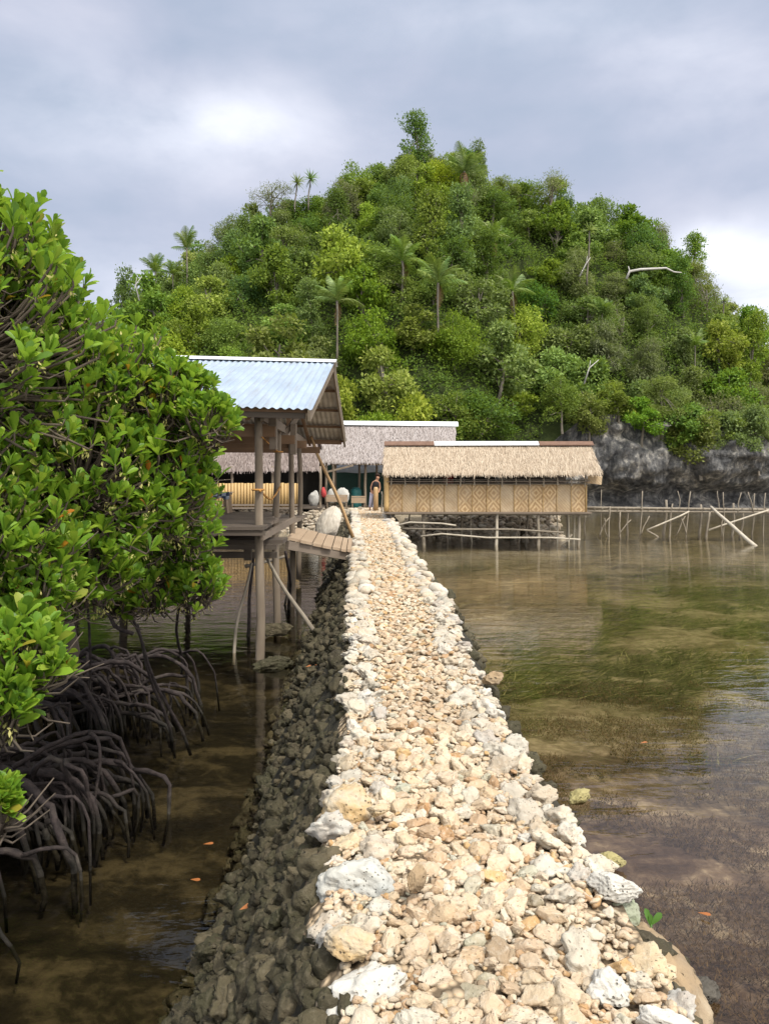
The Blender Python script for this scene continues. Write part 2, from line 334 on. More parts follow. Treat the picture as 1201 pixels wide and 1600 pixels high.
# leaves
def leaf_mat(name, stops, trans=.35, island=True, objvar=0.0, rough=.45, spec=.4, alt=None):
    m, nt = newmat(name); g = geo(nt); r = g.outputs['Random Per Island']
    col = ramp(nt, r, stops, 'LINEAR')
    if objvar:
        orr = nd(nt, 'ShaderNodeObjectInfo').outputs['Random']
        hs = nd(nt, 'ShaderNodeHueSaturation', {'Hue': mth(nt, 'MULTIPLY_ADD', orr, .05, .475), 'Saturation': mth(nt, 'MULTIPLY_ADD', mth(nt, 'FRACT', mth(nt, 'MULTIPLY', orr, 7.3)), .3, .8),
             'Value': mth(nt, 'MULTIPLY_ADD', mth(nt, 'FRACT', mth(nt, 'MULTIPLY', orr, 13.7)), objvar, 1 - objvar / 2), 'Color': col}); col = hs.outputs[0]
    b = nd(nt, 'ShaderNodeBsdfPrincipled', {'Base Color': col, 'Roughness': rough, 'Specular IOR Level': spec})
    t = nd(nt, 'ShaderNodeBsdfTranslucent', {'Color': mix(nt, .5, col, (.26, .36, .03))})
    s = nd(nt, 'ShaderNodeMixShader', {0: trans, 1: b.outputs[0], 2: t.outputs[0]})
    nd(nt, 'ShaderNodeOutputMaterial', {0: s.outputs[0]}); return m
M['mangrove'] = leaf_mat('mangrove_leaf', [(0, (.075, .165, .022)), (.3, (.145, .290, .027)), (.7, (.25, .42, .036)), (.95, (.31, .43, .05)), (.98, (.36, .40, .07)), (.990, (.36, .36, .05)), (.994, (.5, .27, .02)), (1, (.48, .16, .02))], .5, rough=.45, spec=.4)
LK = {'dark': [(0, (0.052, 0.106, 0.020)), (.6, (0.099, 0.177, 0.032)), (1, (0.166, 0.269, 0.044))],
      'mid': [(0, (0.099, 0.168, 0.026)), (.6, (0.173, 0.262, 0.039)), (1, (0.271, 0.368, 0.058))],
      'lime': [(0, (0.173, 0.255, 0.029)), (.6, (0.271, 0.368, 0.041)), (1, (0.408, 0.496, 0.067))],
      'olive': [(0, (.115, .150, .034)), (.6, (.185, .235, .052)), (1, (.27, .32, .080))],
      'grey': [(0, (0.113, 0.130, 0.053)), (.6, (0.182, 0.198, 0.083)), (1, (0.271, 0.283, 0.128))]}
for k, s in LK.items(): M['leaf_' + k] = leaf_mat('leaf_' + k, s, .42, objvar=.3, rough=.6, spec=.25)
M['under'] = leaf_mat('undergrowth_leaf', [(0, (.065, .115, .022)), (.6, (.115, .18, .034)), (1, (.18, .26, .05))], .42, rough=.7, spec=.1)
M['frond'] = leaf_mat('palm_frond', [(0, (.105, .185, .03)), (1, (.24, .335, .065))], .3, objvar=.3)
M['frond_dry'] = leaf_mat('dry_frond', [(0, (.16, .09, .04)), (1, (.27, .16, .07))], .2)
M['flower'] = leaf_mat('mangrove_flower', [(0, (.30, .30, .08)), (1, (.48, .44, .16))], .2, rough=.7)
M['sprout'] = leaf_mat('sprout_leaf', [(0, (.06, .16, .022)), (1, (.10, .22, .035))], .3)
M['fallen'] = leaf_mat('fallen_leaf', [(0, (.42, .17, .03)), (.5, (.34, .10, .03)), (1, (.40, .24, .06))], .1)
M['seagrass'] = leaf_mat('seagrass', [(0, (.030, .030, .011)), (.55, (.080, .076, .028)), (.85, (.16, .145, .055)), (1, (.30, .26, .12))], .1, rough=.8, spec=.1)
M['algae'] = leaf_mat('brown_algae', [(0, (.045, .028, .018)), (.6, (.10, .062, .036)), (1, (.17, .11, .06))], .1, rough=.9, spec=.1)

# ---------------------------------------------------------------- rock templates
def ico(sub):
    import bmesh
    bm = bmesh.new(); bmesh.ops.create_icosphere(bm, subdivisions=sub, radius=1)
    V = np.array([v.co[:] for v in bm.verts]); F = np.array([[v.index for v in f.verts] for f in bm.faces]); bm.free(); return V, F
ICO = {s: ico(s) for s in (1, 2, 3, 4, 5)}
def rock(sub, seed, facets=11, nz=.10, lumps=0.0, flat=.75):
    r = np.random.default_rng(seed); V, F = ICO[sub]; V = V.copy()
    for _ in range(facets):
        n = r.normal(size=3); n /= np.linalg.norm(n); d = r.uniform(.50, .85)
        t = V @ n - d; V = V - np.outer(np.maximum(t, 0), n) * r.uniform(.8, 1.0)
    off = r.uniform(-50, 50, 3); out = []
    for p in V:
        q = Vector(p * 1.6 + off); h = mnoise.fractal(q, 1.0, 2.0, 4) * nz
        if lumps: h += lumps * (.5 - mnoise.voronoi(Vector(p * 2.2 + off))[0][0])
        if sub >= 4: h += mnoise.fractal(q * 4, .9, 2.0, 4) * (.035 + nz * .18)
        L = np.linalg.norm(p) or 1; out.append(p * (1 + h / L))
    V = np.array(out) * np.array([1, r.uniform(.7, .95), flat * r.uniform(.8, 1.1)])
    return V / np.abs(V).max(), F
def rotm(a, b, c):
    return np.array(Matrix.Rotation(a, 3, 'Z') @ Matrix.Rotation(b, 3, 'X') @ Matrix.Rotation(c, 3, 'Y'))
def scatter(templ, items):
    """items: (pos, scale, rot3x3, template index) -> one V, F"""
    Vs, Fs, o = [], [], 0
    for p, s, Rm, k in items:
        V, F = templ[k]; Vs.append((V * s) @ Rm.T + p); Fs.append(F + o); o += len(V)
    return np.concatenate(Vs), np.concatenate(Fs)

# ---------------------------------------------------------------- causeway
def ppath(L):   # (py, px) on the path top -> (D, x)
    return [((CAM_H - .9) * FPX / (py - HORIZ), ((px - CX) / FPX) * (CAM_H - .9) * FPX / (py - HORIZ)) for py, px in L]
LE = ppath([(1600, 525), (1500, 512), (1400, 498), (1300, 504), (1200, 522), (1150, 538), (1000, 543), (950, 542), (900, 546), (860, 549), (830, 549), (811, 551), (793, 548)])
RE = ppath([(1600, 1095), (1500, 1022), (1400, 975), (1300, 895), (1200, 826), (1100, 768), (1000, 722), (950, 704), (900, 668), (860, 644), (830, 625), (811, 612), (793, 606)])
LD = np.array([-2.5] + [d for d, _ in LE]); LX = np.array([LE[0][1]] + [x for _, x in LE])
RD = np.array([-2.5] + [d for d, _ in RE]); RX = np.array([RE[0][1]] + [x for _, x in RE])
xl = lambda d: np.interp(d, LD, LX); xr = lambda d: np.interp(d, RD, RX)
DEND = 37.0
def nz3(x, y, z, s, o=0): return mnoise.fractal(Vector((x * s + o, y * s, z * s)), 1.0, 2.0, 4)
ys = np.concatenate([np.arange(-2.5, 10, .06), np.arange(10, DEND, .16)])
prof_n = 40; V, F, slot = [], [], []
for y in ys:
    a, b = xl(y), xr(y)
    for j in range(prof_n):
        t = j / (prof_n - 1)
        if t < .4: s = t / .4; x = a - .86 + s * .86; z = -.5 + 1.38 * s ** .85
        elif t < .72: s = (t - .4) / .32; x = a + (b - a) * s; z = .88 + .02 * math.sin(math.pi * s)
        else: s = (t - .72) / .28; x = b + .52 * s; z = .88 - 1.38 * s ** 1.15
        side = t < .39 or t > .73
        h = nz3(x, y, z, 3.5) * (.09 if side else .022)
        V.append((x + (h if side else 0), y, z + (h * .6 if side else h)))
for i in range(len(ys) - 1):
    for j in range(prof_n - 1):
        F.append((i * prof_n + j, i * prof_n + j + 1, (i + 1) * prof_n + j + 1, (i + 1) * prof_n + j)); slot.append(0 if .385 <= (j + .5) / (prof_n - 1) < .72 else 1)
me = mesh_np('causeway', V, F, [M['bed'], M['bank']], True); me.polygons.foreach_set('material_index', slot)
tag(link('causeway', me), kind='structure')

def pack(sizes, xf, y0, y1, margin, keep=.72, occ=None, tries=18, bias=1.0):
    """dart throwing, big first, on the path band"""
    cell = .16; grid = occ if occ is not None else {}; out = []
    for r in sizes:
        for _ in range(tries):
            y = y0 + (y1 - y0) * random.random() ** bias; lo, hi = xf(y); x = random.uniform(lo + margin, hi - margin)
            gx, gy = int(x // cell), int(y // cell); k = int(math.ceil((r + .2) / cell)); ok = True
            for i in range(gx - k, gx + k + 1):
                for j in range(gy - k, gy + k + 1):
                    for (qx, qy, qr) in grid.get((i, j), ()):
                        if (qx - x) ** 2 + (qy - y) ** 2 < (keep * (qr + r)) ** 2: ok = False; break
                    if not ok: break
                if not ok: break
            if ok:
                grid.setdefault((gx, gy), []).append((x, y, r)); out.append((x, y, r)); break
    return out, grid
HI = [rock(4, 100 + i, 17, .13) for i in range(12)]; HIC = [rock(4, 200 + i, 8, .26, .30, .8) for i in range(8)]
HID = [rock(4, 300 + i, 7, .36, .34, .8) for i in range(8)]
MID = [rock(3, 400 + i, 16, .13) for i in range(12)]; LOW = [rock(2, 500 + i, 12, .13) for i in range(12)]; XLOW = [rock(1, 600 + i, 6, .1) for i in range(8)]
LOWD = [rock(3, 700 + i, 7, .3, .28, .8) for i in range(8)]
def rmesh(name, T, m): return [mesh_np(name, V, F, m, True) for V, F in T]
me_stone = rmesh('path_stone', HI, M['stone']); me_rim = rmesh('coral_rock', HIC, M['coral']); me_dark = rmesh('reef_rock', HID, M['dark'])

# singled-out stones first (their places are kept free for them)
occ = {}
def own_stone(px, py, wpx, zc, name, label, m, seed, sc=(1, .8, .65), rot=0, fac=9, lumps=.0, nz=.12, cat='rock', sink=0):
    p = G(px, py, zc); r = wpx / FPX * p.y / 2
    V, F = rock(5, seed, fac, nz, lumps, 1.0); V = V * np.array(sc) * r
    o = link(name, mesh_np(name, V, F, m, True), loc=(p.x, p.y, p.z - sink)); o.rotation_euler = (random.uniform(-.15, .15), random.uniform(-.15, .15), rot)
    tag(o, label, cat)
    for kk in range(6):
        a = kk * math.pi / 3; occ.setdefault((int((p.x + math.cos(a) * r * .5) // .16), int((p.y + math.sin(a) * r * .5) // .16)), []).append((p.x + math.cos(a) * r * .5, p.y + math.sin(a) * r * .5, r * .55))
    return o
own_stone(562, 1378, 140, .90, 'boulder', 'large smooth pale grey boulder on the left rim of the stone path', M['boulder'], 11, (1, .95, .75), .3, 5, .05)
own_stone(575, 1545, 165, .88, 'coral_lump', 'white pitted coral lump at the near left corner of the path', M['white_lump'], 12, (1, .8, .6), .5, 4, .3)
own_stone(552, 1478, 105, .95, 'stained_stone', 'long white stone with orange stains on the left rim just before the grey boulder', M['orange_stone'], 13, (1, .6, .55), -.5, 7)
own_stone(548, 1265, 95, .93, 'stained_stone', 'blocky white and ochre coral stone on the left rim just beyond the grey boulder', M['orange_stone'], 14, (1, .8, .8), .5, 7, .1)
own_stone(958, 1385, 88, .93, 'limestone_wedge', 'pale pink limestone wedge jutting out over the right edge of the path', M['white_lump'], 15, (1, .7, .5), -.3, 13)
own_stone(968, 1432, 72, .82, 'green_stone', 'grey green stone tucked under the pale wedge on the right edge', M['green_stone'], 16, (1, .8, .8), .2, 8)
own_stone(1012, 1535, 225, .66, 'brown_slab', 'big brown rounded slab leaning on the right side of the near path', M['brown_slab'], 17, (.62, 1.35, .7), .2, 5, .05, .08)
own_stone(950, 1545, 95, .92, 'coral_lump', 'white branching coral lump on the near right part of the path', M['white_lump'], 18, (.8, 1, .6), .4, 5, .35)
own_stone(1045, 1600, 110, .93, 'limestone_slab', 'pale flat limestone slab at the bottom right corner of the path', M['white_lump'], 19, (1, .6, .5), -.4, 13)
own_stone(648, 1375, 52, .98, 'rust_stone', 'rusty brown angular stone beside the grey boulder', M['brown_slab'], 20, (1, .7, .9), .9, 14)
own_stone(590, 1265, 42, .98, 'rust_stone', 'small rusty orange stone beside the blocky ochre coral stone', M['orange_stone'], 21, (1, .8, .7), .2, 12)
own_stone(770, 1060, 40, .95, 'rust_stone', 'rust coloured rock on the right rim halfway along the path', M['brown_slab'], 22, (1, .9, .7), 0, 9, .2)
own_stone(905, 1245, 50, .03, 'mossy_rock', 'yellow green mossy rock in the shallow water right of the path', M['yellow_rock'], 23, (1, .8, .5), .4, 8, .1)
own_stone(955, 1345, 55, .05, 'mossy_rock', 'flat yellow mossy rock under the right edge of the path', M['yellow_rock'], 24, (1, .8, .5), .2, 8, .1)
own_stone(1090, 1555, 75, .03, 'black_rock', 'black wet rock in the water right of the brown slab', M['black_rock'], 25, (1, .8, .7), .2, 7, .1)
own_stone(430, 985, 60, .10, 'shore_rock', 'low tan rock in the water behind the tallest shed post', M['dark'], 26, (1, .6, .5), .1, 7, .1)
own_stone(425, 1037, 70, .04, 'shore_rock', 'grey rock at the foot of the tallest shed post', M['dark'], 27, (1, .7, .45), .1, 7, .2)
own_stone(495, 1012, 70, .08, 'shore_rock', 'wide mossy rock in the shallows where the rubble bank meets the water', M['dark'], 28, (1.1, .6, .5), .1, 7, .2)

# rim rocks and path stones
Nind_rim = Nind = 0
rim_items = []
def rim(side, y0, y1, n, r0, r1):
    global Nind_rim
    if side < 0: f = lambda y: (xl(y) + .02, xl(y) + .24)
    else: f = lambda y: (xr(y) - .24, xr(y) - .01)
    sizes = sorted([random.uniform(r0, r1) * (1 if random.random() < .7 else 1.35) for _ in range(n)], reverse=True)
    got, _ = pack(sizes, f, y0, y1, 0, .68, occ, 14); return got
rims = rim(-1, 1.5, 9, 190, .042, .085) + rim(1, 1.5, 9, 190, .042, .085) + rim(-1, 9, 36, 420, .05, .12) + rim(1, 9, 36, 420, .05, .12)
rims.sort(key=lambda t: t[1])
LB_RIM = 'white pitted coral rock lining the edge of the stone path'
far_items = []
for i, (x, y, r) in enumerate(rims):
    z = .90 + random.uniform(-.03, .035) - abs(random.gauss(0, .015)); s = r * np.array([1.1, 1.0, random.uniform(.75, 1.0)])
    rt = (random.uniform(-.4, .4), random.uniform(-.4, .4), random.uniform(0, 6.28))
    if i < 240:
        k = random.randrange(len(me_rim)); o = link('coral_rock', me_rim[k], loc=(x, y, z)); o.rotation_euler = rt; o.scale = s
        tag(o, LB_RIM, 'rock', 'white coral rocks along the path edges')
    else: far_items.append((np.array([x, y, z]), s, rotm(rt[2], rt[0], rt[1]), random.randrange(len(LOW))))
V, F = scatter(LOW, far_items); tag(link('coral_rubble', mesh_np('coral_rubble', V, F, M['coral_i'], True)), 'white coral rubble along the far edges of the stone path', 'rubble', kind='stuff')

full = lambda y: (xl(y), xr(y))
sz = sorted([random.choice([random.uniform(.020, .038), random.uniform(.032, .058)]) for _ in range(1200)], reverse=True)
st_near, _ = pack(sz, full, 1.55, 4.6, .05, .70, occ, 16, 1.15)
sz = sorted([random.uniform(.016, .038) for _ in range(3600)], reverse=True)
st_mid, _ = pack(sz, full, 1.55, 9.5, .03, .70, occ, 10)
sz = sorted([random.uniform(.008, .018) for _ in range(5200)], reverse=True)
st_small, _ = pack(sz, full, 1.5, 6, .02, .62, occ, 8)
sz = sorted([random.uniform(.022, .062) for _ in range(5600)], reverse=True)
st_far, _ = pack(sz, full, 9, 36.5, .02, .68, occ, 8)
st_near.sort(key=lambda t: -t[2] / max(t[1], 1))
LB_ST = 'tan limestone stone loosely laid on the near part of the path'
gitems = []; glow = []
for i, (x, y, r) in enumerate(st_near):
    z = .905 + random.uniform(-.012, .02); s = r * np.array([1.12, 1.0, random.uniform(.7, 1.0)]); rt = (random.uniform(-.5, .5), random.uniform(-.5, .5), random.uniform(0, 6.28))
    if i < 300:
        o = link('path_stone', me_stone[random.randrange(len(me_stone))], loc=(x, y, z)); o.rotation_euler = rt; o.scale = s
        tag(o, LB_ST, 'stone', 'tan stones covering the path')
    else: gitems.append((np.array([x, y, z]), s, rotm(rt[2], rt[0], rt[1]), random.randrange(len(MID))))
for (x, y, r) in st_mid:
    gitems.append((np.array([x, y, .905 + random.uniform(-.015, .015)]), r * np.array([1.15, 1.0, random.uniform(.65, 1)]), rotm(random.uniform(0, 6.28), random.uniform(-.5, .5), random.uniform(-.5, .5)), random.randrange(len(MID))))
for (x, y, r) in st_small + st_far:
    glow.append((np.array([x, y, .900 + random.uniform(-.01, .015)]), r * np.array([1.2, 1.0, random.uniform(.65, 1)]), rotm(random.uniform(0, 6.28), random.uniform(-.5, .5), random.uniform(-.5, .5)), random.randrange(len(LOW))))
for _ in range(2600):     # grit filling the near gaps
    y = random.uniform(1.5, 4.2); x = random.uniform(xl(y) + .04, xr(y) - .04); r = random.uniform(.010, .024)
    glow.append((np.array([x, y, .902 + random.uniform(-.006, .006)]), r * np.array([1.2, 1.0, .7]), rotm(random.uniform(0, 6.28), random.uniform(-.5, .5), random.uniform(-.5, .5)), random.randrange(len(LOW))))
V, F = scatter(MID, gitems); V2, F2 = scatter(LOW, glow)
tag(link('path_gravel', mesh_np('path_gravel', np.concatenate([V, V2]), np.concatenate([F, F2 + len(V)]), M['stone_i'], True)), 'tan limestone gravel filling the stone path to its far end', 'gravel', kind='stuff')

# dark rubble banks
def bank_pts(n, y0, y1, r0, r1, side, bias=1.0, smin=0):
    L = []
    for _ in range(n):
        y = y0 + (y1 - y0) * random.random() ** bias; s = smin + (1 - smin) * random.random()
        r = random.uniform(r0, r1)
        if side < 0: x = xl(y) + .03 - .86 * (1 - s); z = -.42 + 1.27 * s ** .85
        else: x = xr(y) + .03 + .46 * s; z = .80 - 1.15 * s ** 1.15
        L.append((x + random.uniform(-.05, .05), y, z + random.uniform(-.04, .03), r))
    return L
big = bank_pts(360, 1.4, 9, .04, .09, -1, 1.25) + bank_pts(170, 1.1, 3.8, .035, .09, -1) + bank_pts(75, 1.2, 7, .09, .16, -1) + bank_pts(60, 2.2, 8, .06, .13, 1)
big.sort(key=lambda t: -t[3] / max(t[1], 1.5))
rest = big[230:] + bank_pts(3000, 1.4, 12, .02, .06, -1, 1.2) + bank_pts(2200, 1.1, 4.5, .012, .04, -1) + bank_pts(1600, 8, 34, .04, .12, -1) + bank_pts(420, 1.0, 4, .03, .075, -1, 1, .72) + bank_pts(520, 1.0, 3.2, .03, .08, -1, 1, .3) + bank_pts(400, 4, 10, .03, .08, -1, 1, .7) + bank_pts(260, 2, 9, .03, .09, 1) + bank_pts(420, 8, 34, .06, .16, 1)
for x, y, z, r in big[:230]:
    o = link('reef_rock', me_dark[random.randrange(len(me_dark))], loc=(x, y, z)); o.rotation_euler = (random.uniform(-.6, .6), random.uniform(-.6, .6), random.uniform(0, 6.28)); o.scale = (r * 1.1, r, r * random.uniform(.7, 1))
    tag(o, 'dark algae covered reef rock in the bank below the stone path', 'rock', 'dark reef rocks of the bank')
it = [(np.array([x, y, z]), r * np.array([1.1, 1, random.uniform(.7, 1)]), rotm(random.uniform(0, 6.28), random.uniform(-.6, .6), random.uniform(-.6, .6)), random.randrange(len(LOWD))) for x, y, z, r in rest]
V, F = scatter(LOWD, it); tag(link('dark_rubble', mesh_np('dark_rubble', V, F, M['dark_i'], True)), 'dark coral rubble heaped on the banks under the stone path', 'rubble', kind='stuff')

# ---------------------------------------------------------------- water, seabed, island ground
m, nt = newmat('shallow_water'); g = geo(nt); v = g.outputs['Position']
w1 = noise(nt, mapping(nt, v, (.55, 1.5, 1)), 2.4, 4, .55, .4); w2 = noise(nt, mapping(nt, v, (.7, 1.3, 1), (5, 3, 0)), 9, 3, .5)
hgt = mth(nt, 'ADD', mth(nt, 'MULTIPLY', w1, .7), mth(nt, 'MULTIPLY', w2, .18))
bn = nd(nt, 'ShaderNodeBump', {'Height': hgt, 'Strength': .20, 'Distance': .05})
fr = nd(nt, 'ShaderNodeFresnel', {'IOR': 1.33, 'Normal': bn.outputs[0]})
gl = nd(nt, 'ShaderNodeBsdfGlossy', {'Roughness': .03, 'Normal': bn.outputs[0], 'Color': (1, 1, 1, 1)})
tr = nd(nt, 'ShaderNodeBsdfTransparent', {'Color': (.88, .86, .76, 1)})
ms = nd(nt, 'ShaderNodeMixShader', {0: fr.outputs[0], 1: tr.outputs[0], 2: gl.outputs[0]}); nd(nt, 'ShaderNodeOutputMaterial', {0: ms.outputs[0]})
V = [(-900, -60, 0), (900, -60, 0), (900, 1500, 0), (-900, 1500, 0)]
tag(link('water', mesh_np('water', V, [(0, 1, 2, 3)], m)), kind='structure')

m, nt = newmat('seabed_mud'); v = geo(nt).outputs['Position']; px_ = nd(nt, 'ShaderNodeSeparateXYZ', {0: v})
streak = mapping(nt, v, (.5, 1.25, 1), rot=(0, 0, .35))
n1 = noise(nt, streak, 1.5, 7, .62, .9); n2 = noise(nt, v, 9, 6, .65, .3); n3 = noise(nt, v, .35, 3)
nm = mth(nt, 'ADD', mth(nt, 'MULTIPLY', n1, .65), mth(nt, 'MULTIPLY', n2, .35))
right = ramp(nt, nm, [(.38, (.050, .032, .026)), (.47, (.10, .066, .052)), (.55, (.18, .128, .10)), (.63, (.36, .28, .215))])
green = ramp(nt, nm, [(.36, (.075, .058, .030)), (.48, (.135, .108, .060)), (.60, (.26, .215, .13))])
far = nd(nt, 'ShaderNodeMapRange', {0: mth(nt, 'ADD', px_.outputs[1], mth(nt, 'MULTIPLY', n3, 5)), 1: 8.0, 2: 11.0}).outputs[0]
cr = mix(nt, far, right, green)
left = ramp(nt, nm, [(.38, (.007, .0055, .003)), (.5, (.018, .014, .007)), (.62, (.065, .050, .027))])  # murky brown mud, darkened further to paint in the mangrove shade
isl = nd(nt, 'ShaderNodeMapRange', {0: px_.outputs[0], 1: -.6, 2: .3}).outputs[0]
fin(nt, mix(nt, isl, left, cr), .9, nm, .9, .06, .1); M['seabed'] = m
xs = np.concatenate([[-900, -200, -60], np.arange(-14, 16, .12), [25, 60, 200, 900]]); yy = np.concatenate([[-60, -10], np.arange(-1, 14, .10), np.arange(14, 60, .5), [80, 200, 1500]])
Vb = []
for y in yy:
    for x in xs:
        near = -14 < x < 16 and -1 < y < 60
        Vb.append((x, y, -.20 + (.09 * mnoise.fractal(Vector((x * .9, y * .9, 3)), 1, 2, 5) + .03 * mnoise.noise(Vector((x * 5, y * 5, 1))) if near else 0) - (.10 if x < 0 else 0)))
nx = len(xs); Fb = [(j * nx + i, j * nx + i + 1, (j + 1) * nx + i + 1, (j + 1) * nx + i) for j in range(len(yy) - 1) for i in range(nx - 1)]
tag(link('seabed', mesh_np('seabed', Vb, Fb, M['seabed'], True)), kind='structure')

def blades(n, pos_fn, L0, L1, w, lift, ang0, spread, segs=3):
    V, F = [], []
    for _ in range(n):
        p = pos_fn()
        if p is None: continue
        x, y, z = p; a = ang0 + random.gauss(0, spread) + .6 * mnoise.noise(Vector((x * .5, y * .5, 0))); L = random.uniform(L0, L1); ww = w * random.uniform(.6, 1.3); o = len(V)
        cv = random.gauss(0, .35)
        cx, cy, cz = x, y, z
        for i in range(segs + 1):
            t = i / segs; aa = a + cv * t; w_ = ww * (1 - .85 * t)
            V.append((cx - math.sin(aa) * w_, cy + math.cos(aa) * w_, cz)); V.append((cx + math.sin(aa) * w_, cy - math.cos(aa) * w_, cz))
            cx += math.cos(aa) * L / segs; cy += math.sin(aa) * L / segs; cz += lift * L / segs * (1 - 1.4 * t)
        for i in range(segs): F.append((o + 2 * i, o + 2 * i + 1, o + 2 * i + 3, o + 2 * i + 2))
    return V, F
def grass_pos():
    y = random.uniform(6.8, 22); x = random.uniform(1.2, 2.6 + y * .5)
    if mnoise.noise(Vector((x * .45, y * .45, 7))) + .35 * mnoise.noise(Vector((x * 1.8, y * 1.8, 2))) < -.06: return None
    if y < 9 and mnoise.noise(Vector((x, y, 3))) < .0: return None
    return x, y, -.17
V, F = blades(30000, grass_pos, .2, .6, .008, .10, .45, .45)
tag(link('seagrass', mesh_np('seagrass', V, F, M['seagrass'])), 'green seagrass lying under the shallow water right of the path', 'seagrass', kind='stuff')
def alg_pos():
    y = random.uniform(2.2, 9.5); x = random.uniform(1.1, 1.9 + y * .48)
    if mnoise.noise(Vector((x * 1.1 + y * .5, y * 1.5, 17))) + .5 * mnoise.noise(Vector((x * 4, y * 4, 2))) < -.12: return None
    return x, y, -.17 + random.uniform(-.01, .05)
V, F = blades(110000, alg_pos, .012, .04, .0035, .8, 0, 3, 1)
tag(link('brown_algae', mesh_np('brown_algae', V, F, M['algae'])), 'brown algae carpet under the shallow water beside the near path', 'algae', kind='stuff')
exec_after = []

# hill height
RT = [(-60, -2), (-42, -1), (-35, 3), (-30, 9), (-26.7, 13.5), (-24, 18), (-17, 22.5), (-11, 27), (-5.2, 29), (-.7, 31.2), (3.2, 33), (7, 32.8), (11, 31), (16.2, 28), (21.4, 26.5), (27.3, 25.5), (29.9, 23.5), (33.8, 18.3), (38.3, 13), (40.5, 6), (43.5, 1), (46, -2), (80, -2)]
RTX = [a for a, _ in RT]; RTZ = [b for _, b in RT]
def yfoot(x): return 50 + 7 * min(1, max(0, (x - 4) / 8)) + (max(0, x - 26) ** 2) * .07
def hill_h(x, y):
    Rz = float(np.interp(x, RTX, RTZ)); yf = yfoot(x) + (3.6 if x > 9 else 0); yr = 78
    if y < yf: h = -2
    elif y <= yr: s = (y - yf) / (yr - yf); h = Rz * s ** .72
    else: s = min(1, (y - yr) / 26); h = Rz * (1 - s ** 1.8)
    if x > 10 and y > yf + .6: h = max(h, min(5.6 + 2.2 * mnoise.noise(Vector((x * .3, 2, 0))), Rz) * min(1, (x - 10) / 3) * (1 if y < yr else 0))
    return h + (1.2 * mnoise.fractal(Vector((x * .12, y * .12, 5)), 1, 2, 3) if h > 1 else 0)
def apron(x, y):
    yf = 33.6 if x < -.9 else (33.6 - (x + .9) * 2.6 if x < .5 else 30)
    e = 7.0 if y < 33 else 7.0 - min(3.5, (y - 33) * .4)
    a = min(1, max(0, (y - yf) / 1.3)); b = min(1, max(0, (e - x) / 1.0)); c = min(1, max(0, (x + 22) / 3)); d = min(1, max(0, (64 - y) / 2))
    k = min(a, b, c, d); return -.6 + 1.45 * k
m, nt = newmat('island_ground'); v = geo(nt).outputs['Position']; pz = nd(nt, 'ShaderNodeSeparateXYZ', {0: v}); n1 = noise(nt, v, 1.2, 7, .65)
cg = ramp(nt, n1, [(.3, (.16, .13, .09)), (.7, (.38, .32, .23))]); ch = ramp(nt, n1, [(.3, (.018, .026, .010)), (.7, (.05, .065, .022))])
fin(nt, mix(nt, nd(nt, 'ShaderNodeMapRange', {0: pz.outputs[2], 1: 1.3, 2: 2.6}).outputs[0], cg, ch), .95, n1, .8, .2, .1)
xs = np.arange(-62, 62, .7); yy = np.concatenate([np.arange(28.5, 46, .45), np.arange(46, 108, .8)]); nx = len(xs)
Vh = [(x, y, max(hill_h(x, y), apron(x, y) + .06 * mnoise.noise(Vector((x * 2, y * 2, 0))))) for y in yy for x in xs]
Fh = [(j * nx + i, j * nx + i + 1, (j + 1) * nx + i + 1, (j + 1) * nx + i) for j in range(len(yy) - 1) for i in range(nx - 1)]
tag(link('hill', mesh_np('hill', Vh, Fh, m, True)), kind='structure')
# limestone cliff with undercut
m, nt = newmat('cliff_limestone'); v = geo(nt).outputs['Position']; n1 = noise(nt, v, .5, 7, .65, .5); n2 = noise(nt, mapping(nt, v, (1, 1, .35)), 2.6, 6, .65); n3 = noise(nt, v, 9, 4)
col = ramp(nt, mth(nt, 'ADD', mth(nt, 'MULTIPLY', n1, .5), mth(nt, 'MULTIPLY', n2, .5)), [(.36, (.028, .028, .030)), (.45, (.080, .080, .082)), (.53, (.165, .16, .155)), (.62, (.44, .41, .36))])
fin(nt, col, .9, mth(nt, 'ADD', n2, mth(nt, 'MULTIPLY', n3, .4)), 1.0, .25, .2)
xs = np.arange(9, 47, .18); zs = np.linspace(-.7, 7.0, 46); Vc = []
for z in zs:
    for x in xs:
        prof = 2.2 * math.exp(-((z - .9) / 1.0) ** 2) - .5 * math.exp(-((z - 3.6) / 1.2) ** 2) + max(0, z - 5) * .8
        y = yfoot(x) + prof + 1.5 * mnoise.fractal(Vector((x * .22, 1, z * .3)), 1, 2, 3) + .5 * mnoise.ridged_multi_fractal(Vector((x * .9, 4, z * .9)), .9, 2.1, 5, 1.0, 2.0) - 1.0
        Vc.append((x + .2 * mnoise.noise(Vector((x, z, 9))), y, z * min(1, .55 + .45 * max(0, x - 11.5) / 3.5) if z > 0 else z))
nx = len(xs); Fc = [(j * nx + i, j * nx + i + 1, (j + 1) * nx + i + 1, (j + 1) * nx + i) for j in range(len(zs) - 1) for i in range(nx - 1)]
tag(link('cliff', mesh_np('cliff', Vc, Fc, m, True)), kind='structure')

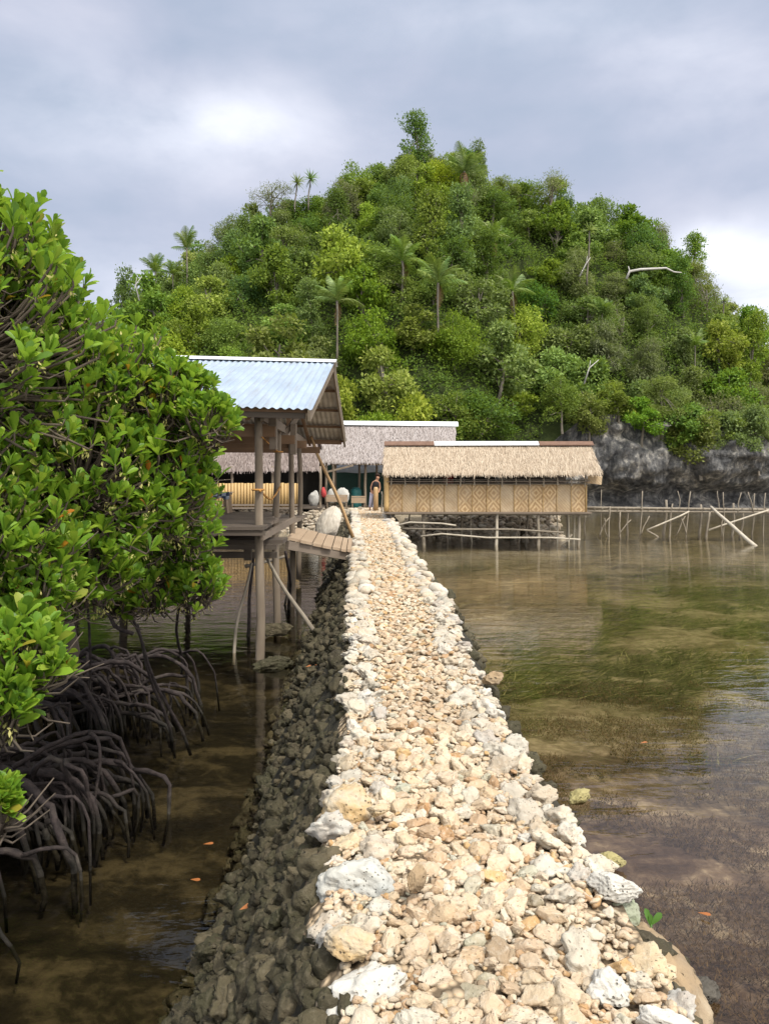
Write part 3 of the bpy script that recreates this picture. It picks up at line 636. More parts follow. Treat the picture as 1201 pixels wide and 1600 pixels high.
# rubble of the shore walls
def heap(name, n, fn, r0, r1, label, mm):
    it = []
    for _ in range(n):
        x, y, z = fn(); r = random.uniform(r0, r1)
        it.append((np.array([x, y, z]), r * np.array([1.2, 1, .75]), rotm(random.uniform(0, 6.28), random.uniform(-.4, .4), random.uniform(-.4, .4)), random.randrange(len(LOW))))
    V, F = scatter(LOW, it); return tag(link(name, mesh_np(name, V, F, mm, True)), label, 'rubble', kind='stuff')
def sh1():
    x = random.uniform(-8, -1.0); s = random.random(); return x, 33.3 + s * 1.4, -.2 + 1.15 * s + random.uniform(-.04, .06)
heap('shore_rubble', 900, sh1, .07, .16, 'piled grey stone bank in front of the old huts', M['grey_i'])
def sh2():
    x = random.uniform(.9, 7.0); s = random.random(); top = .95 if x > 1.8 else .6; return x, 29.7 + s * 1.5 + .25 * math.sin(x), -.2 + (top + .25) * s + random.uniform(-.05, .08)
heap('mound_rubble', 800, sh2, .09, .2, 'stone mound piled under the woven bamboo house', M['grey_i'])

# ---------------------------------------------------------------- thatch
def thatch(a0, a1, e0, e1, rows, per, L, seed, thick=.05):
    """a0,a1 ridge ends, e0,e1 eave ends -> blades hanging down the slope"""
    r = random.Random(seed); a0, a1, e0, e1 = map(Vector, (a0, a1, e0, e1)); V, F = [], []
    nrm = (a1 - a0).cross(e0 - a0).normalized()
    if nrm.z < 0: nrm = -nrm
    V += [a0 - nrm * .03, a1 - nrm * .03, e1 - nrm * .03, e0 - nrm * .03]; F.append((0, 1, 2, 3))
    for i in range(rows):
        t = (i + .3) / rows
        for k in range(per):
            u = (k + r.random()) / per; tt = t + r.uniform(-.03, .03)
            p = a0.lerp(a1, u).lerp(e0.lerp(e1, u), tt); dn = (e0.lerp(e1, u) - a0.lerp(a1, u)).normalized()
            sd_ = (a1 - a0).normalized(); dn = (dn + sd_ * r.uniform(-.22, .22)).normalized(); ln = L * r.uniform(.6, 1.25); w = (a1 - a0).length / per * r.uniform(.35, .9)
            b = p + dn * ln - nrm * .015 + nrm * r.uniform(-.01, .035); p0 = p + nrm * (thick + r.uniform(-.015, .02)); bb = b + nrm * thick
            bb.z -= r.uniform(0, .02); o = len(V)
            V += [p0 - sd_ * w, p0 + sd_ * w, bb + sd_ * w * .55, bb - sd_ * w * .55]; F.append((o, o + 1, o + 2, o + 3))
    return V, F
def thatch_obj(name, slopes, mm, parent, rows=9, per=170, L=.38, seed=1):
    mb = MB()
    for i, s in enumerate(slopes): V, F = thatch(*s, rows, per, L, seed + i); mb.add(V, F)
    return mb.build(name, mm, parent)

# ---------------------------------------------------------------- woven bamboo house on the right
H0 = empty('stilt_house', W(760, 800, 27)); tag(H0, 'long woven bamboo house on stilts with a straw thatch roof', 'house')
YF = 27.0; zfl = 1.17; zwt = CAM_H - (757 - HORIZ) / FPX * YF; X0 = (606.6 - CX) / FPX * YF; X1 = (914.8 - CX) / FPX * YF
edges = [606.6, 628.3, 650.6, 672, 694, 715, 737, 760, 781, 802.5, 825.5, 847.5, 869, 891.5, 914.8]; plainp = {1, 4, 8, 12}
for i in range(14):
    a, b = [(e - CX) / FPX * YF for e in edges[i:i + 2]]
    mb = MB(); mb.box(((a + b) / 2, YF, (zfl + zwt) / 2), (b - a - .012, .03, zwt - zfl))
    cxx = (a + b) / 2; o = mb.build('wall_panel', M['weave_plain' if i in plainp else 'weave'], None, origin=(cxx, YF, zfl)); o.parent = H0; o.location = Vector((cxx, YF, zfl)) - H0.location
    mb = MB(); mb.tube(wob((a, YF - .035, zfl - (.12 if i % 2 else 0)), (a, YF - .035, zwt + .05), 4, .008, i), .013, 6); mb.build('batten', M['bamboo'], H0, True)
mb = MB(); mb.tube([(X1, YF - .03, zfl - .1), (X1, YF - .03, zwt + .2)], .03, 6); mb.build('batten', M['bamboo'], H0, True)
mb = MB(); mb.box(((X0 + X1) / 2, YF + 3.0, (zfl + 2.4) / 2 + .2), (X1 - X0, .04, 1.5)); mb.build('back_wall', M['plank_dark'], H0)  # dark wood tone here paints in the shade behind the eave gap
mb = MB(); mb.box((X1 - .02, YF + 1.5, (zfl + zwt) / 2), (.03, 2.96, zwt - zfl)); mb.build('side_wall', M['weave_plain'], H0)
mb = MB(); mb.box((X0 + .02, YF + 1.5, (zfl + zwt) / 2 + .1), (.03, 2.96, zwt - zfl + .2)); mb.build('side_wall', M['bamboo'], H0)
mb = MB(); mb.box(((X0 + X1) / 2, YF + 1.4, zfl - .03), (X1 - X0 + .3, 3.3, .05)); mb.build('floor', M['plank'], H0)
for k, (za, zb, t) in enumerate(((zfl - .06, zfl - .09, .035), (zwt + .02, zwt + .02, .025), (zwt + .17, zwt + .15, .022))):
    mb = MB(); mb.tube(wob((X0 - .1, YF - .11, za), (X1 + .12, YF - .11, zb), 9, .02, 40 + k), t, 7); mb.build('rail', M['stick'], H0, True)
mb = MB(); mb.box(((X0 + X1) / 2, YF - .19, zwt + .10), (X1 - X0 + .1, .26, .025)); shelf = mb.build('sill_shelf', M['plank'], H0)
for k in range(15):
    x = X0 + .1 + (X1 - X0 - .2) * k / 14; mb = MB(); mb.box((x, YF - .30, zwt + .10), (.04, .03, .25 + .05 * (k % 3)), (0, random.uniform(-.06, .06), 0)); mb.build('bracket', M['stick'], shelf)
for x in np.linspace(X0, X1, 8):
    mb = MB(); mb.tube([(x, YF + .06, zfl), (x, YF + .06, 2.62)], .035, 6); mb.build('wall_post', M['post'], H0, True)
mb = MB(); mb.box((X1 + .28, YF - .1, 2.30), (.5, .03, .3), (0, .12, 0)); mb.build('end_board', M['weave_plain'], H0)
ZE, ZR, YE, YR = CAM_H + (HORIZ - 743) / FPX * 26.55, CAM_H + (HORIZ - 697) / FPX * 28.4, 26.55, 28.4
rx0, rx1 = (601 - CX) / FPX * YR, (922 - CX) / FPX * YR; ex0, ex1 = (598 - CX) / FPX * YE, (939 - CX) / FPX * YE
house_roof = thatch_obj('thatch_roof', [((rx0, YR, ZR), (rx1, YR, ZR), (ex0, YE, ZE + .05), (ex1, YE, ZE + .05)), ((rx0, YR, ZR), (rx1, YR, ZR), (ex0, 30.3, ZE), (ex1, 30.3, ZE))], M['thatch'], H0, 16, 620, .34, 5)
for a, b, mm, nm in ((600, 678, 'ridge_brown', 'ridge_cap'), (677, 840, 'ridge_white', 'ridge_cap'), (841, 925, 'ridge_brown', 'ridge_cap')):
    xa, xb = (a - CX) / FPX * YR, (b - CX) / FPX * YR; mb = MB(); zt = ZR + .17; dz = random.uniform(-.02, .02)
    mb.hexa([(xa, YR - .22, zt - .16), (xb, YR - .22, zt - .16 + dz), (xb, YR, zt - .02), (xa, YR, zt - .02), (xa, YR - .22, zt - .13), (xb, YR - .22, zt - .13 + dz), (xb, YR, zt + .01), (xa, YR, zt + .01)])
    mb.hexa([(xa, YR + .005, zt - .02), (xb, YR + .005, zt - .02), (xb, YR + .25, zt - .16), (xa, YR + .25, zt - .16), (xa, YR + .005, zt + .01), (xb, YR + .005, zt + .01), (xb, YR + .25, zt - .13), (xa, YR + .25, zt - .13)])
    o = mb.build(nm, M[mm], house_roof)
    if mm == 'ridge_white': o['label'] = 'white metal ridge cap'
for k, (pt, pb, yb, D, r) in enumerate(((610, 612, 822, 27.1, .03), (661, 663, 852, 27.0, .07), (720, 720, 838, 28.2, .05), (777, 775, 857, 26.9, .06), (825, 820, 832, 28.6, .05), (841, 840, 856, 26.9, .065), (886, 887, 836, 28.4, .06), (904, 904, 853, 27.0, .06),
        (699, 699, 846, 28.0, .025), (735, 736, 848, 28.0, .025), (811, 811, 850, 28, .025), (857, 858, 848, 27.8, .025), (897, 896, 846, 27.4, .03), (616, 617, 850, 27.6, .028), (640, 640, 846, 28.4, .03), (868, 870, 852, 27.5, .03))):
    a = W(pb, yb, D); a.z = -.3; b = W(pt, 800, D); mb = MB(); P = wob(a, b, 6, .03, k); mb.tube(P, [r, r, r * .95, r * .9, r * .85, r * .85], 8); mb.build('stilt', M['stick'] if k % 3 else M['stick_pale'], H0, True)
for k, pts in enumerate(([(615, 822), (640, 816), (690, 818), (712, 821)], [(657, 838), (690, 834), (760, 840), (860, 840), (906, 843)], [(620, 826), (700, 827), (800, 827), (880, 832)], [(868, 858), (885, 845), (893, 835)])):
    mb = MB(); mb.tube([W(x, y, 26.85) for x, y in pts], .03, 7); mb.build('brace', M['stick_pale'] if k < 2 else M['stick'], H0, True)
# things hung or standing inside the house, seen through the gap under the eave
for px, w, mm, lb in ((700, 16, 'red_cloth', 'red cloth hanging in the opening under the straw eave'), (780, 14, 'white_cloth', 'white cloth hanging in the opening under the straw eave'), (722, 8, 'white_cloth', 'small pale cloth hanging next to the red one under the straw eave')):
    p = W(px, 742, 28.0); mb = MB(); n = 9; V = []
    for j in range(2):
        for i in range(n): V.append((p.x + (i / (n - 1) - .5) * w / 1200 * 28 * 1.0, p.y + .03 * math.sin(i * 1.9), p.z + .2 - j * .62))
    mb.add(V, [(i, i + 1, n + i + 1, n + i) for i in range(n - 1)]); o = mb.build('hanging_cloth', M[mm], None, True, origin=p); sm = o.modifiers.new('thickness', 'SOLIDIFY'); sm.thickness = .01; tag(o, lb, 'cloth')

# ---------------------------------------------------------------- old huts at the back
B0 = empty('thatched_hut', W(620, 795, 38)); tag(B0, 'open grey thatched hut with a white ridge sheet behind the path end', 'hut')
yr, ye = 40.5, 37.6; zr = CAM_H + (HORIZ - 664) / FPX * yr; ze = CAM_H + (HORIZ - 723) / FPX * ye
xa, xb = -3.4, (712 - CX) / FPX * yr; xeb = (710 - CX) / FPX * ye
hut_roof = thatch_obj('thatch_roof', [((xa, yr, zr), (xb, yr, zr), (xa, ye, ze), (xeb, ye, ze)), ((xa, yr, zr), (xb, yr, zr), (xa, 43.4, ze), (xeb, 43.4, ze))], M['thatch_grey'], B0, 18, 380, .30, 60)
mb = MB(); mb.hexa([(xa, yr - .3, zr), (xb + .1, yr - .3, zr - .1), (xb + .1, yr, zr + .14), (xa, yr, zr + .2), (xa, yr - .3, zr + .04), (xb + .1, yr - .3, zr - .06), (xb + .1, yr, zr + .17), (xa, yr, zr + .23)]); mb.build('ridge_cap', M['ridge_white'], hut_roof)
mb = MB(); mb.tube(wob((xa, ye + .1, ze - .02), (xeb, ye + .1, ze - .08), 6, .04, 3), .07, 7); mb.build('eave_beam', M['post'], B0, True)
for px, D in ((520, 37.7), (524, 39.5), (571, 38.0), (588, 40), (509, 37.7), (561, 41.5)):
    x = (px - CX) / FPX * D; mb = MB(); mb.tube(wob((x, D, .7), (x, D, ze + .1), 5, .03, px), .065, 7); mb.build('post', M['post'], B0, True)
mb = MB(); mb.bar(W(508, 738, 37.2), W(552, 727, 37.2), .09, .09); mb.build('brace', M['post'], B0)
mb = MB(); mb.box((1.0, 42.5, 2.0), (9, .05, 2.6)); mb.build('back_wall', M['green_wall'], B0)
p = W(570, 734, 41.8); mb = MB(); n = 16
V = [(p.x - 1.6 + 3.6 * i / (n - 1), 41.8 + .05 * math.sin(i * 1.3), z + .03 * math.sin(i * .9)) for z in (3.15, 2.62) for i in range(n)]
mb.add(V, [(i, i + 1, n + i + 1, n + i) for i in range(n - 1)]); o = mb.build('tarp', M['tarp'], None, True, origin=p); o.modifiers.new('thickness', 'SOLIDIFY').thickness = .02; tag(o, 'pale blue tarp strung across the back of the open hut', 'tarp')

C0 = empty('brown_hut', W(400, 790, 33)); tag(C0, 'low brown thatched hut with a bamboo slat fence behind the tin roofed shed', 'hut')
yr, ye = 37.3, 34.4; zr = CAM_H + (HORIZ - 668) / FPX * yr; ze = CAM_H + (HORIZ - 737) / FPX * ye
xa, xb = -13, -3.3; xe = (499 - CX) / FPX * ye
thatch_obj('thatch_roof', [((xa, yr, zr), (xb, yr, zr), (xa, ye, ze), (xe, ye, ze + .05)), ((xa, yr, zr), (xb, yr, zr), (xa, 40, ze), (xe, 40, ze))], M['thatch_brown'], C0, 15, 420, .32, 80)
for px in (362, 408, 426, 466, 500):
    x = (px - CX) / FPX * 34.6; mb = MB(); mb.tube(wob((x, 34.6, .6), (x, 34.6, ze + .25), 5, .03, px), .06, 7); mb.build('post', M['post'], C0, True)
mb = MB(); mb.box((-8, 39, 1.8), (10, .05, 2.2)); mb.build('back_wall', M['black'], C0)  # interior shade is painted into this wall's colour
mb = MB(); mb.box((-8, 36.8, .98), (10.4, 4.6, .05)); mb.build('floor', M['plank_dark'], C0)
nS = 62; fx0, fx1 = -12.2, (466 - CX) / FPX * 33.9
for i in range(nS):
    x = fx0 + (fx1 - fx0) * i / (nS - 1); mb = MB(); mb.tube([(x, 33.9, 1.0), (x + random.uniform(-.01, .01), 33.9, 2.12 + random.uniform(-.02, .02))], .063, 7); mb.build('fence_slat', M['bamboo'], C0, True)
for z in (1.02, 1.16): mb = MB(); mb.box(((fx0 + fx1) / 2, 33.8, z), (fx1 - fx0 + .2, .06, .08)); mb.build('fence_rail', M['plank'], C0)

# small furnishings at the path end
def bench(px0, px1, py, D, label, h=.35):
    a, b = W(px0, py, D), W(px1, py, D); o = empty('bench', ((a.x + b.x) / 2, D, .85)); tag(o, label, 'bench')
    mb = MB(); mb.box(((a.x + b.x) / 2, D, a.z), (b.x - a.x, .4, .05)); mb.build('seat', M['plank_pale'], o)
    mb = MB(); mb.box(((a.x + b.x) / 2, D - .18, a.z - .17), (b.x - a.x, .03, .26)); mb.build('front_board', M['plank_pale'], o)
    for s in (a.x + .05, b.x - .05):
        mb = MB(); mb.box((s, D, (a.z + .8) / 2), (.06, .34, max(.05, a.z - .8))); mb.build('leg', M['post'], o)
bench(510, 543, 774, 36.6, 'grey plank bench with white sacks behind it at the path end')
bench(549, 571, 776, 36.8, 'short brown plank bench left of the person')
def bag(px, py, D, r, sc, mm, name, label, cat, seed, rot=0):
    p = W(px, py, D); V, F = rock(4, seed, 2, .10, 0, 1); V = V * np.array(sc) * r
    o = link(name, mesh_np(name, V, F, M[mm], True), loc=p); o.rotation_euler = (0, rot, 0); return tag(o, label, cat)
bag(518, 775, 37.3, .48, (.5, .4, 1), 'white_cloth', 'rice_sack', 'white sack standing behind the grey plank bench on its left', 'sack', 31)
bag(535, 776, 37.4, .46, (.75, .45, 1), 'white_cloth', 'rice_sack', 'largest white sack standing behind the grey plank bench on its right', 'sack', 32)
bag(506, 769, 34.5, .28, (.45, .5, 1.1), 'red_cloth', 'red_bag', 'red bag hanging at the corner post of the brown hut', 'bag', 33)
bag(490, 779, 36.6, .42, (.65, .5, 1), 'white_cloth', 'white_bundle', 'white cloth bundle in the dark doorway left of the red bag', 'bundle', 34)
o = empty('water_drum', W(556, 778, 38.6)); tag(o, 'teal plastic drum between the hut posts', 'drum')
p = W(556, 778, 38.6); mb = MB(); prof = [(0, .24), (.04, .27), (.35, .28), (.38, .26), (.7, .28), (.9, .26), (.95, .2)]
mb.tube([(p.x, p.y, .85 + h * 1.0) for h, _ in prof], [r for _, r in prof], 16); mb.build('drum_body', M['teal'], o, True)
mb = MB(); mb.tube([(p.x, p.y, 1.80), (p.x, p.y, 1.86)], [.2, .19], 14); mb.build('lid', M['teal'], o, True)
p0 = W(587, 797, 33.2); mb = MB(); mb.tube([(p0.x, 33.2, .7), (p0.x, 33.2, CAM_H - (763 - HORIZ) / FPX * 33.2 - .03), (p0.x, 33.2, CAM_H - (761 - HORIZ) / FPX * 33.2)], [.11, .105, .07], 12); o = mb.build('bollard_post', M['pole_tan'], None, True, origin=(p0.x, 33.2, .7)); tag(o, 'thick pale wooden post in front of the person at the path end', 'post')
for k, (px, py0, py1, D) in enumerate(((596, 768, 800, 31.8), (601, 772, 806, 30.8))):
    pole_thing('gate_stake', W(px, py1, D), W(px, py0, D), .03, M['stick'], ['short stake between the thick pale post and the woven house', 'short stake against the left corner of the woven house'][k], 'stake', seed=k)
pole_thing('door_board', W(603.5, 799, 26.8), W(603.5, 742, 26.8), .09, M['bamboo'], 'upright bamboo board at the left end of the woven house', 'board', taper=1, amp=.005)

# ---------------------------------------------------------------- person
def skin_obj(name, verts, edges_, radii, m, parent=None, loc=None, sub=2):
    me = bpy.data.meshes.new(name); me.from_pydata(verts, edges_, []); me.materials.append(m); o = link(name, me, parent, loc)
    md = o.modifiers.new('skin', 'SKIN'); md.use_smooth_shade = True
    for v, r in zip(me.skin_vertices[0].data, radii): v.radius = (r, r) if not isinstance(r, tuple) else r
    me.skin_vertices[0].data[0].use_root = True
    o.modifiers.new('sub', 'SUBSURF').levels = sub; o.modifiers['sub'].render_levels = sub; return o
pp = W(580, 797, 33.6); pp.z = .92
P0 = empty('person', pp); P0.rotation_euler = (R(4), R(7), R(8)); tag(P0, 'person in a black sleeveless top and pale lilac trousers standing at the path end', 'person')
bv = [(0, 0, .82), (.01, 0, 1.0), (.04, 0, 1.18), (.06, 0, 1.29), (.075, -.01, 1.37), (.09, -.03, 1.46), (.10, -.03, 1.53),
      (-.09, 0, 1.25), (-.15, .02, 1.02), (-.11, -.04, .80), (-.10, -.06, .72),
      (.19, 0, 1.25), (.24, -.02, 1.02), (.20, -.16, .88), (.19, -.21, .83),
      (-.08, 0, .76), (-.085, -.02, .43), (-.07, .03, .08), (-.07, -.09, .03), (.08, 0, .76), (.085, -.03, .43), (.08, .01, .08), (.09, -.11, .03)]
be = [(0, 1), (1, 2), (2, 3), (3, 4), (4, 5), (5, 6), (3, 7), (7, 8), (8, 9), (9, 10), (3, 11), (11, 12), (12, 13), (13, 14), (0, 15), (15, 16), (16, 17), (17, 18), (0, 19), (19, 20), (20, 21), (21, 22)]
br = [(.12, .09), (.10, .08), (.115, .085), (.09, .065), .05, .085, .06, .045, .038, .03, .028, .045, .038, .03, .028, .08, .055, .038, .03, .08, .055, .038, .03]
skin_obj('body', bv, be, br, M['skin'], P0)
skin_obj('black_top', [(0.005, 0, .86), (.01, 0, 1.0), (.04, 0, 1.17), (.055, 0, 1.33)], [(0, 1), (1, 2), (2, 3)], [(.20, .16), (.19, .15), (.215, .17), (.15, .13)], M['top'], P0)
skin_obj('trousers', [(0, 0, .84), (-.08, 0, .74), (-.085, -.02, .43), (-.07, .03, .12), (.08, 0, .74), (.085, -.03, .43), (.08, .01, .12)], [(0, 1), (1, 2), (2, 3), (0, 4), (4, 5), (5, 6)], [(.15, .12), .095, .075, .065, .095, .075, .065], M['trousers'], P0)
skin_obj('hair', [(.095, .005, 1.545), (.09, .03, 1.575), (.085, .055, 1.49), (.07, .075, 1.38)], [(0, 1), (1, 2), (2, 3)], [.125, .12, .12, .06], M['hair'], P0)
mb = MB()
for s in (-.07, .09): mb.box((pp.x + s, pp.y - .04, pp.z + .0), (.09, .24, .025))
mb.build('sandals', M['sandal'], P0)

# ---------------------------------------------------------------- tin roofed shed on posts
S0 = empty('open_shed', (-1.7, 12, 0)); tag(S0, 'open shed on wooden posts with a corrugated tin roof beside the path', 'shed')
XR, XL = -.90, -7.2
def zt(x): return (XR - x) * .025
def corr(y0, z0, y1, z1, mm, name, pitch=.105, amp=.012, overh=.0, dz=0):
    n = int((XR - XL) / pitch * 6); V, F = [], []; rows = 5
    for j in range(rows):
        t = j / (rows - 1)
        for i in range(n + 1):
            x = XL + (XR - XL) * i / n
            V.append((x, y0 + (y1 - y0) * t, z0 + (z1 - z0) * t + zt(x) + amp * math.sin(2 * math.pi * (x - XL) / pitch) + dz + .006 * math.sin(x * 1.7 + j)))
    F = [(j * (n + 1) + i, j * (n + 1) + i + 1, (j + 1) * (n + 1) + i + 1, (j + 1) * (n + 1) + i) for j in range(rows - 1) for i in range(n)]
    mb = MB(); mb.add(V, F); return mb.build(name, mm, S0, True)
NE, FE, RY = (9.6, 3.25), (18.2, 3.25), (14.0, 4.50)
corr(NE[0], NE[1], RY[0], RY[1], M['zinc'], 'roof_sheet'); corr(FE[0], FE[1], RY[0], RY[1], M['zinc_under'], 'roof_sheet')
mb = MB(); zz = RY[1] + .03
for x0, x1 in ((XL, -4.3), (-4.3, -2.6), (-2.6, XR + .03)):
    for s in (-1, 1): mb.hexa([(x0, 14, zz + zt(x0)), (x1, 14, zz + zt(x1)), (x1, 14 + s * .3, zz - .085 + zt(x1)), (x0, 14 + s * .3, zz - .085 + zt(x0)), (x0, 14, zz + .012 + zt(x0)), (x1, 14, zz + .012 + zt(x1)), (x1, 14 + s * .3, zz - .07 + zt(x1)), (x0, 14 + s * .3, zz - .07 + zt(x0))])
mb.build('ridge_cap', M['ridge_white'], S0)
for (ya, za), (yb, zb) in ((NE, RY), (FE, RY)):
    mb = MB(); mb.bar((XR - .04, ya, za - .09), (XR - .04, yb, zb - .10), .035, .13); mb.build('barge_board', M['post'], S0)
    for x in (-1.75, -3.2, -4.8, -6.4): mb = MB(); mb.bar((x, ya + (yb - ya) * .04, za - .10 + zt(x)), (x, yb, zb - .13 + zt(x)), .05, .11); mb.build('rafter', M['rafter'], S0)
    for t in (.03, .25, .48, .72, .93):
        y, z = ya + (yb - ya) * t, za + (zb - za) * t - .055; mb = MB(); mb.bar((XL, y, z + zt(XL)), (XR - .065, y, z), .09, .05); mb.build('purlin', M['rafter'], S0)
mb = MB(); mb.bar((XL, 9.72, 3.17 + zt(XL)), (-1.0, 9.72, 3.17), .05, .07); mb.build('eave_beam', M['plank_dark'], S0)
mb = MB(); mb.bar((XL, 17.9, 3.2 + zt(XL)), (-1.0, 17.9, 3.2), .06, .10); mb.build('eave_beam', M['rafter'], S0)
PXS = [(403, 10.1, -1.66, .062, -.4), (435, 12.3, -1.71, .060, -.4), (456, 14.2, -1.73, .058, -.2), (467, 17.2, -1.92, .062, .1)]
for k, (px, y, x, r, zb) in enumerate(PXS):
    ztop = 3.32 if k < 3 else 3.1; mb = MB(); P = wob((x, y, zb), (x + (.01 if k else 0), y, ztop), 9, .05 if k == 1 else .028, 20 + k); mb.tube(P, [r * (1 - .18 * i / 8) for i in range(9)], 12); mb.build('post', M['post'], S0, True)
for x in (-4.4, -6.9):
    for y in (10.1, 13.0, 17.2): mb = MB(); mb.tube(wob((x, y, -.4), (x, y, 3.35), 6, .02, int(y * 9)), .065, 10); mb.build('post', M['post'], S0, True)
mb = MB(); mb.bar((-1.56, 9.8, 3.18), (-1.80, 17.6, 3.18), .05, .13); mb.build('tie_beam', M['plank'], S0)
for y in (10.22, 12.42, 14.3, 17.3):
    mb = MB(); mb.bar((-7, y, 3.05), (-1.45, y, 3.0), .06, .14); mb.build('tie_beam', M['rafter'], S0)
for y in (10.4, 12.7): mb = MB(); mb.box((-1.50, y, 3.02), (.09, .16, .5)); mb.build('block', M['plank'], S0)
mb = MB(); mb.bar((-1.74, 14.0, 3.1), (-1.74, 14.0, 4.3), .08, .08, (0, 1, 0)); mb.build('king_post', M['rafter'], S0)
mb = MB(); mb.bar((-1.71, 12.6, 3.0), (-1.2, 12.9, 3.75), .05, .08); mb.build('brace', M['plank'], S0)
# decks
nb = 9
for i in range(nb):
    y = 9.95 + (13.6 - 9.95) * i / (nb - 1); xe_ = -1.50 - .35 * i / (nb - 1) + random.uniform(-.05, .05)
    mb = MB(); mb.box(((xe_ - 7) / 2, y, 1.745 + random.uniform(-.006, .006)), (xe_ + 7, .40, .045)); mb.build('bench_board', M['plank_dark'] if i < 2 else M['plank'], S0)
for i in range(12):
    y = 10.75 + (17.2 - 10.75) * i / 11; xe_ = (448 - CX) / FPX * (10.75 if i < 1 else 14) + random.uniform(-.04, .04)
    xe_ = max(-1.95, min(-1.36, xe_ if i < 4 else -1.75))
    mb = MB(); mb.box(((xe_ - 7) / 2, y, 1.51 + random.uniform(-.006, .006)), (xe_ + 7, .52, .05)); mb.build('deck_board', M['plank_dark'] if i < 2 else M['plank'], S0)
mb = MB(); mb.bar((-7, 9.80, 1.70), (-1.52, 9.80, 1.68), .06, .06); mb.build('bench_edge', M['plank_dark'], S0)
mb = MB(); mb.bar((-7, 10.42, 1.46), (-1.46, 10.42, 1.45), .07, .07); mb.build('deck_edge', M['plank_dark'], S0)
mb = MB(); mb.bar((-7, 11.6, 1.22), (-1.62, 11.6, 1.22), .08, .09); mb.build('floor_beam', M['plank_dark'], S0)
for x in (-1.58, -2.6, -3.6):
    mb = MB(); mb.bar((x, 9.9, 1.62 if x > -2 else 1.38), (x, 13.6 if x > -2 else 17, 1.66 if x > -2 else 1.42), .05, .085); mb.build('joist', M['plank'], S0)
    mb = MB(); mb.box((x - .3, 10.6, 1.35), (.10, .10, .2)); mb.build('block', M['plank_dark'], S0)
mb = MB(); mb.tube([(-1.62, 10.0, 2.22), (-1.64, 10.8, 2.10), (-1.69, 11.5, 2.06), (-1.70, 12.0, 2.12), (-1.66, 12.22, 2.24)], .014, 6); mb.tube([(-1.60 + .075 * math.cos(a) - .06, 10.1 + .075 * math.sin(a), 2.23) for a in np.linspace(0, 6.28, 12)], .014, 5, False)
o = mb.build('rope', M['rope'], None, True, origin=(-1.6, 10, 2.2)); tag(o, 'orange rope tied between the two front shed posts', 'rope')
mb = MB(); mb.tube([(-1.60, 10.05, 2.92), (-1.66, 11.4, 2.84), (-1.68, 12.2, 2.80)], .009, 5); mb.tube([(-1.70 + .072 * math.cos(a), 12.3 + .072 * math.sin(a), 2.80) for a in np.linspace(0, 6.28, 12)], .012, 5, False)
o = mb.build('rope', M['rope'], None, True, origin=(-1.68, 12, 2.8)); tag(o, 'thin cord tied high between the two front shed posts', 'rope')
# stool with checked cloth
so_ = empty('side_table', (-2.95, 13.4, 1.77)); tag(so_, 'small table under a blue checked cloth on the shed platform', 'table')
mb = MB(); mb.box((-2.9, 13.4, 2.10), (.42, .4, .03)); mb.build('tabletop', M['plank'], so_)
for sx_, sy_ in ((-1, -1), (1, -1), (-1, 1), (1, 1)): mb = MB(); mb.bar((-2.9 + sx_ * .19, 13.4 + sy_ * .16, 1.77), (-2.9 + sx_ * .15, 13.4 + sy_ * .14, 2.09), .06, .06); mb.build('leg', M['plank_pale'], so_)
mb = MB(); n = 13; V = [(-3.14 + .48 * i / 12, 13.18 - (.02 + .015 * math.sin(i * 2.1) if r_ else 0), 2.125 - .0 if r_ == 0 else 2.125 - (.10 if i > 4 else .32) - .02 * math.sin(i * 1.3)) for r_ in (0, 1) for i in range(n)]
V += [(-3.14 + .48 * i / 12, 13.62, 2.125) for i in range(n)]
mb.add(V, [(i, i + 1, n + i + 1, n + i) for i in range(n - 1)] + [(2 * n + i, 2 * n + i + 1, i + 1, i) for i in range(n - 1)])
o = mb.build('tablecloth', M['check'], None, True, origin=(-2.9, 13.4, 2.12)); o.modifiers.new('thickness', 'SOLIDIFY').thickness = .008; tag(o, 'blue and white checked cloth over the small table in the shed', 'tablecloth')
# props under the shed
for k, (a, b, r, lb) in enumerate((
        (G(490, 985, .25), W(417, 872, 12.0), .033, 'pale pole propped from the rubble bank up to the shed posts'),
        (G(365, 1040, -.15), W(393, 880, 11.2), .024, 'grey pole leaning left of the tallest shed post'),
        (G(386, 1010, -.15), W(396, 868, 11.6), .028, 'dark thin pole between the leaning pole and the tallest shed post'),
        (G(452, 960, -.1), W(446, 862, 12.6), .03, 'dark thin pole behind the second shed post'),
        (W(383, 885, 12.8), W(448, 868, 13.4), .032, 'pale crooked stick lying across the shed legs under the deck'),
        (G(445, 945, .0), W(452, 872, 14), .022, 'thin slanting stick under the gangway'))):
    pole_thing('prop_pole', a, b, r, M['stick'] if k not in (2, 3) else M['root'], lb, 'pole', seed=90 + k, amp=.05)
pole_thing('leaning_pole', W(552, 842, 18.3), W(486, 682, 17.6), .045, M['pole_tan'], 'long tan bamboo pole leaning from the path onto the tin roof edge', 'pole', seed=5, amp=.04)
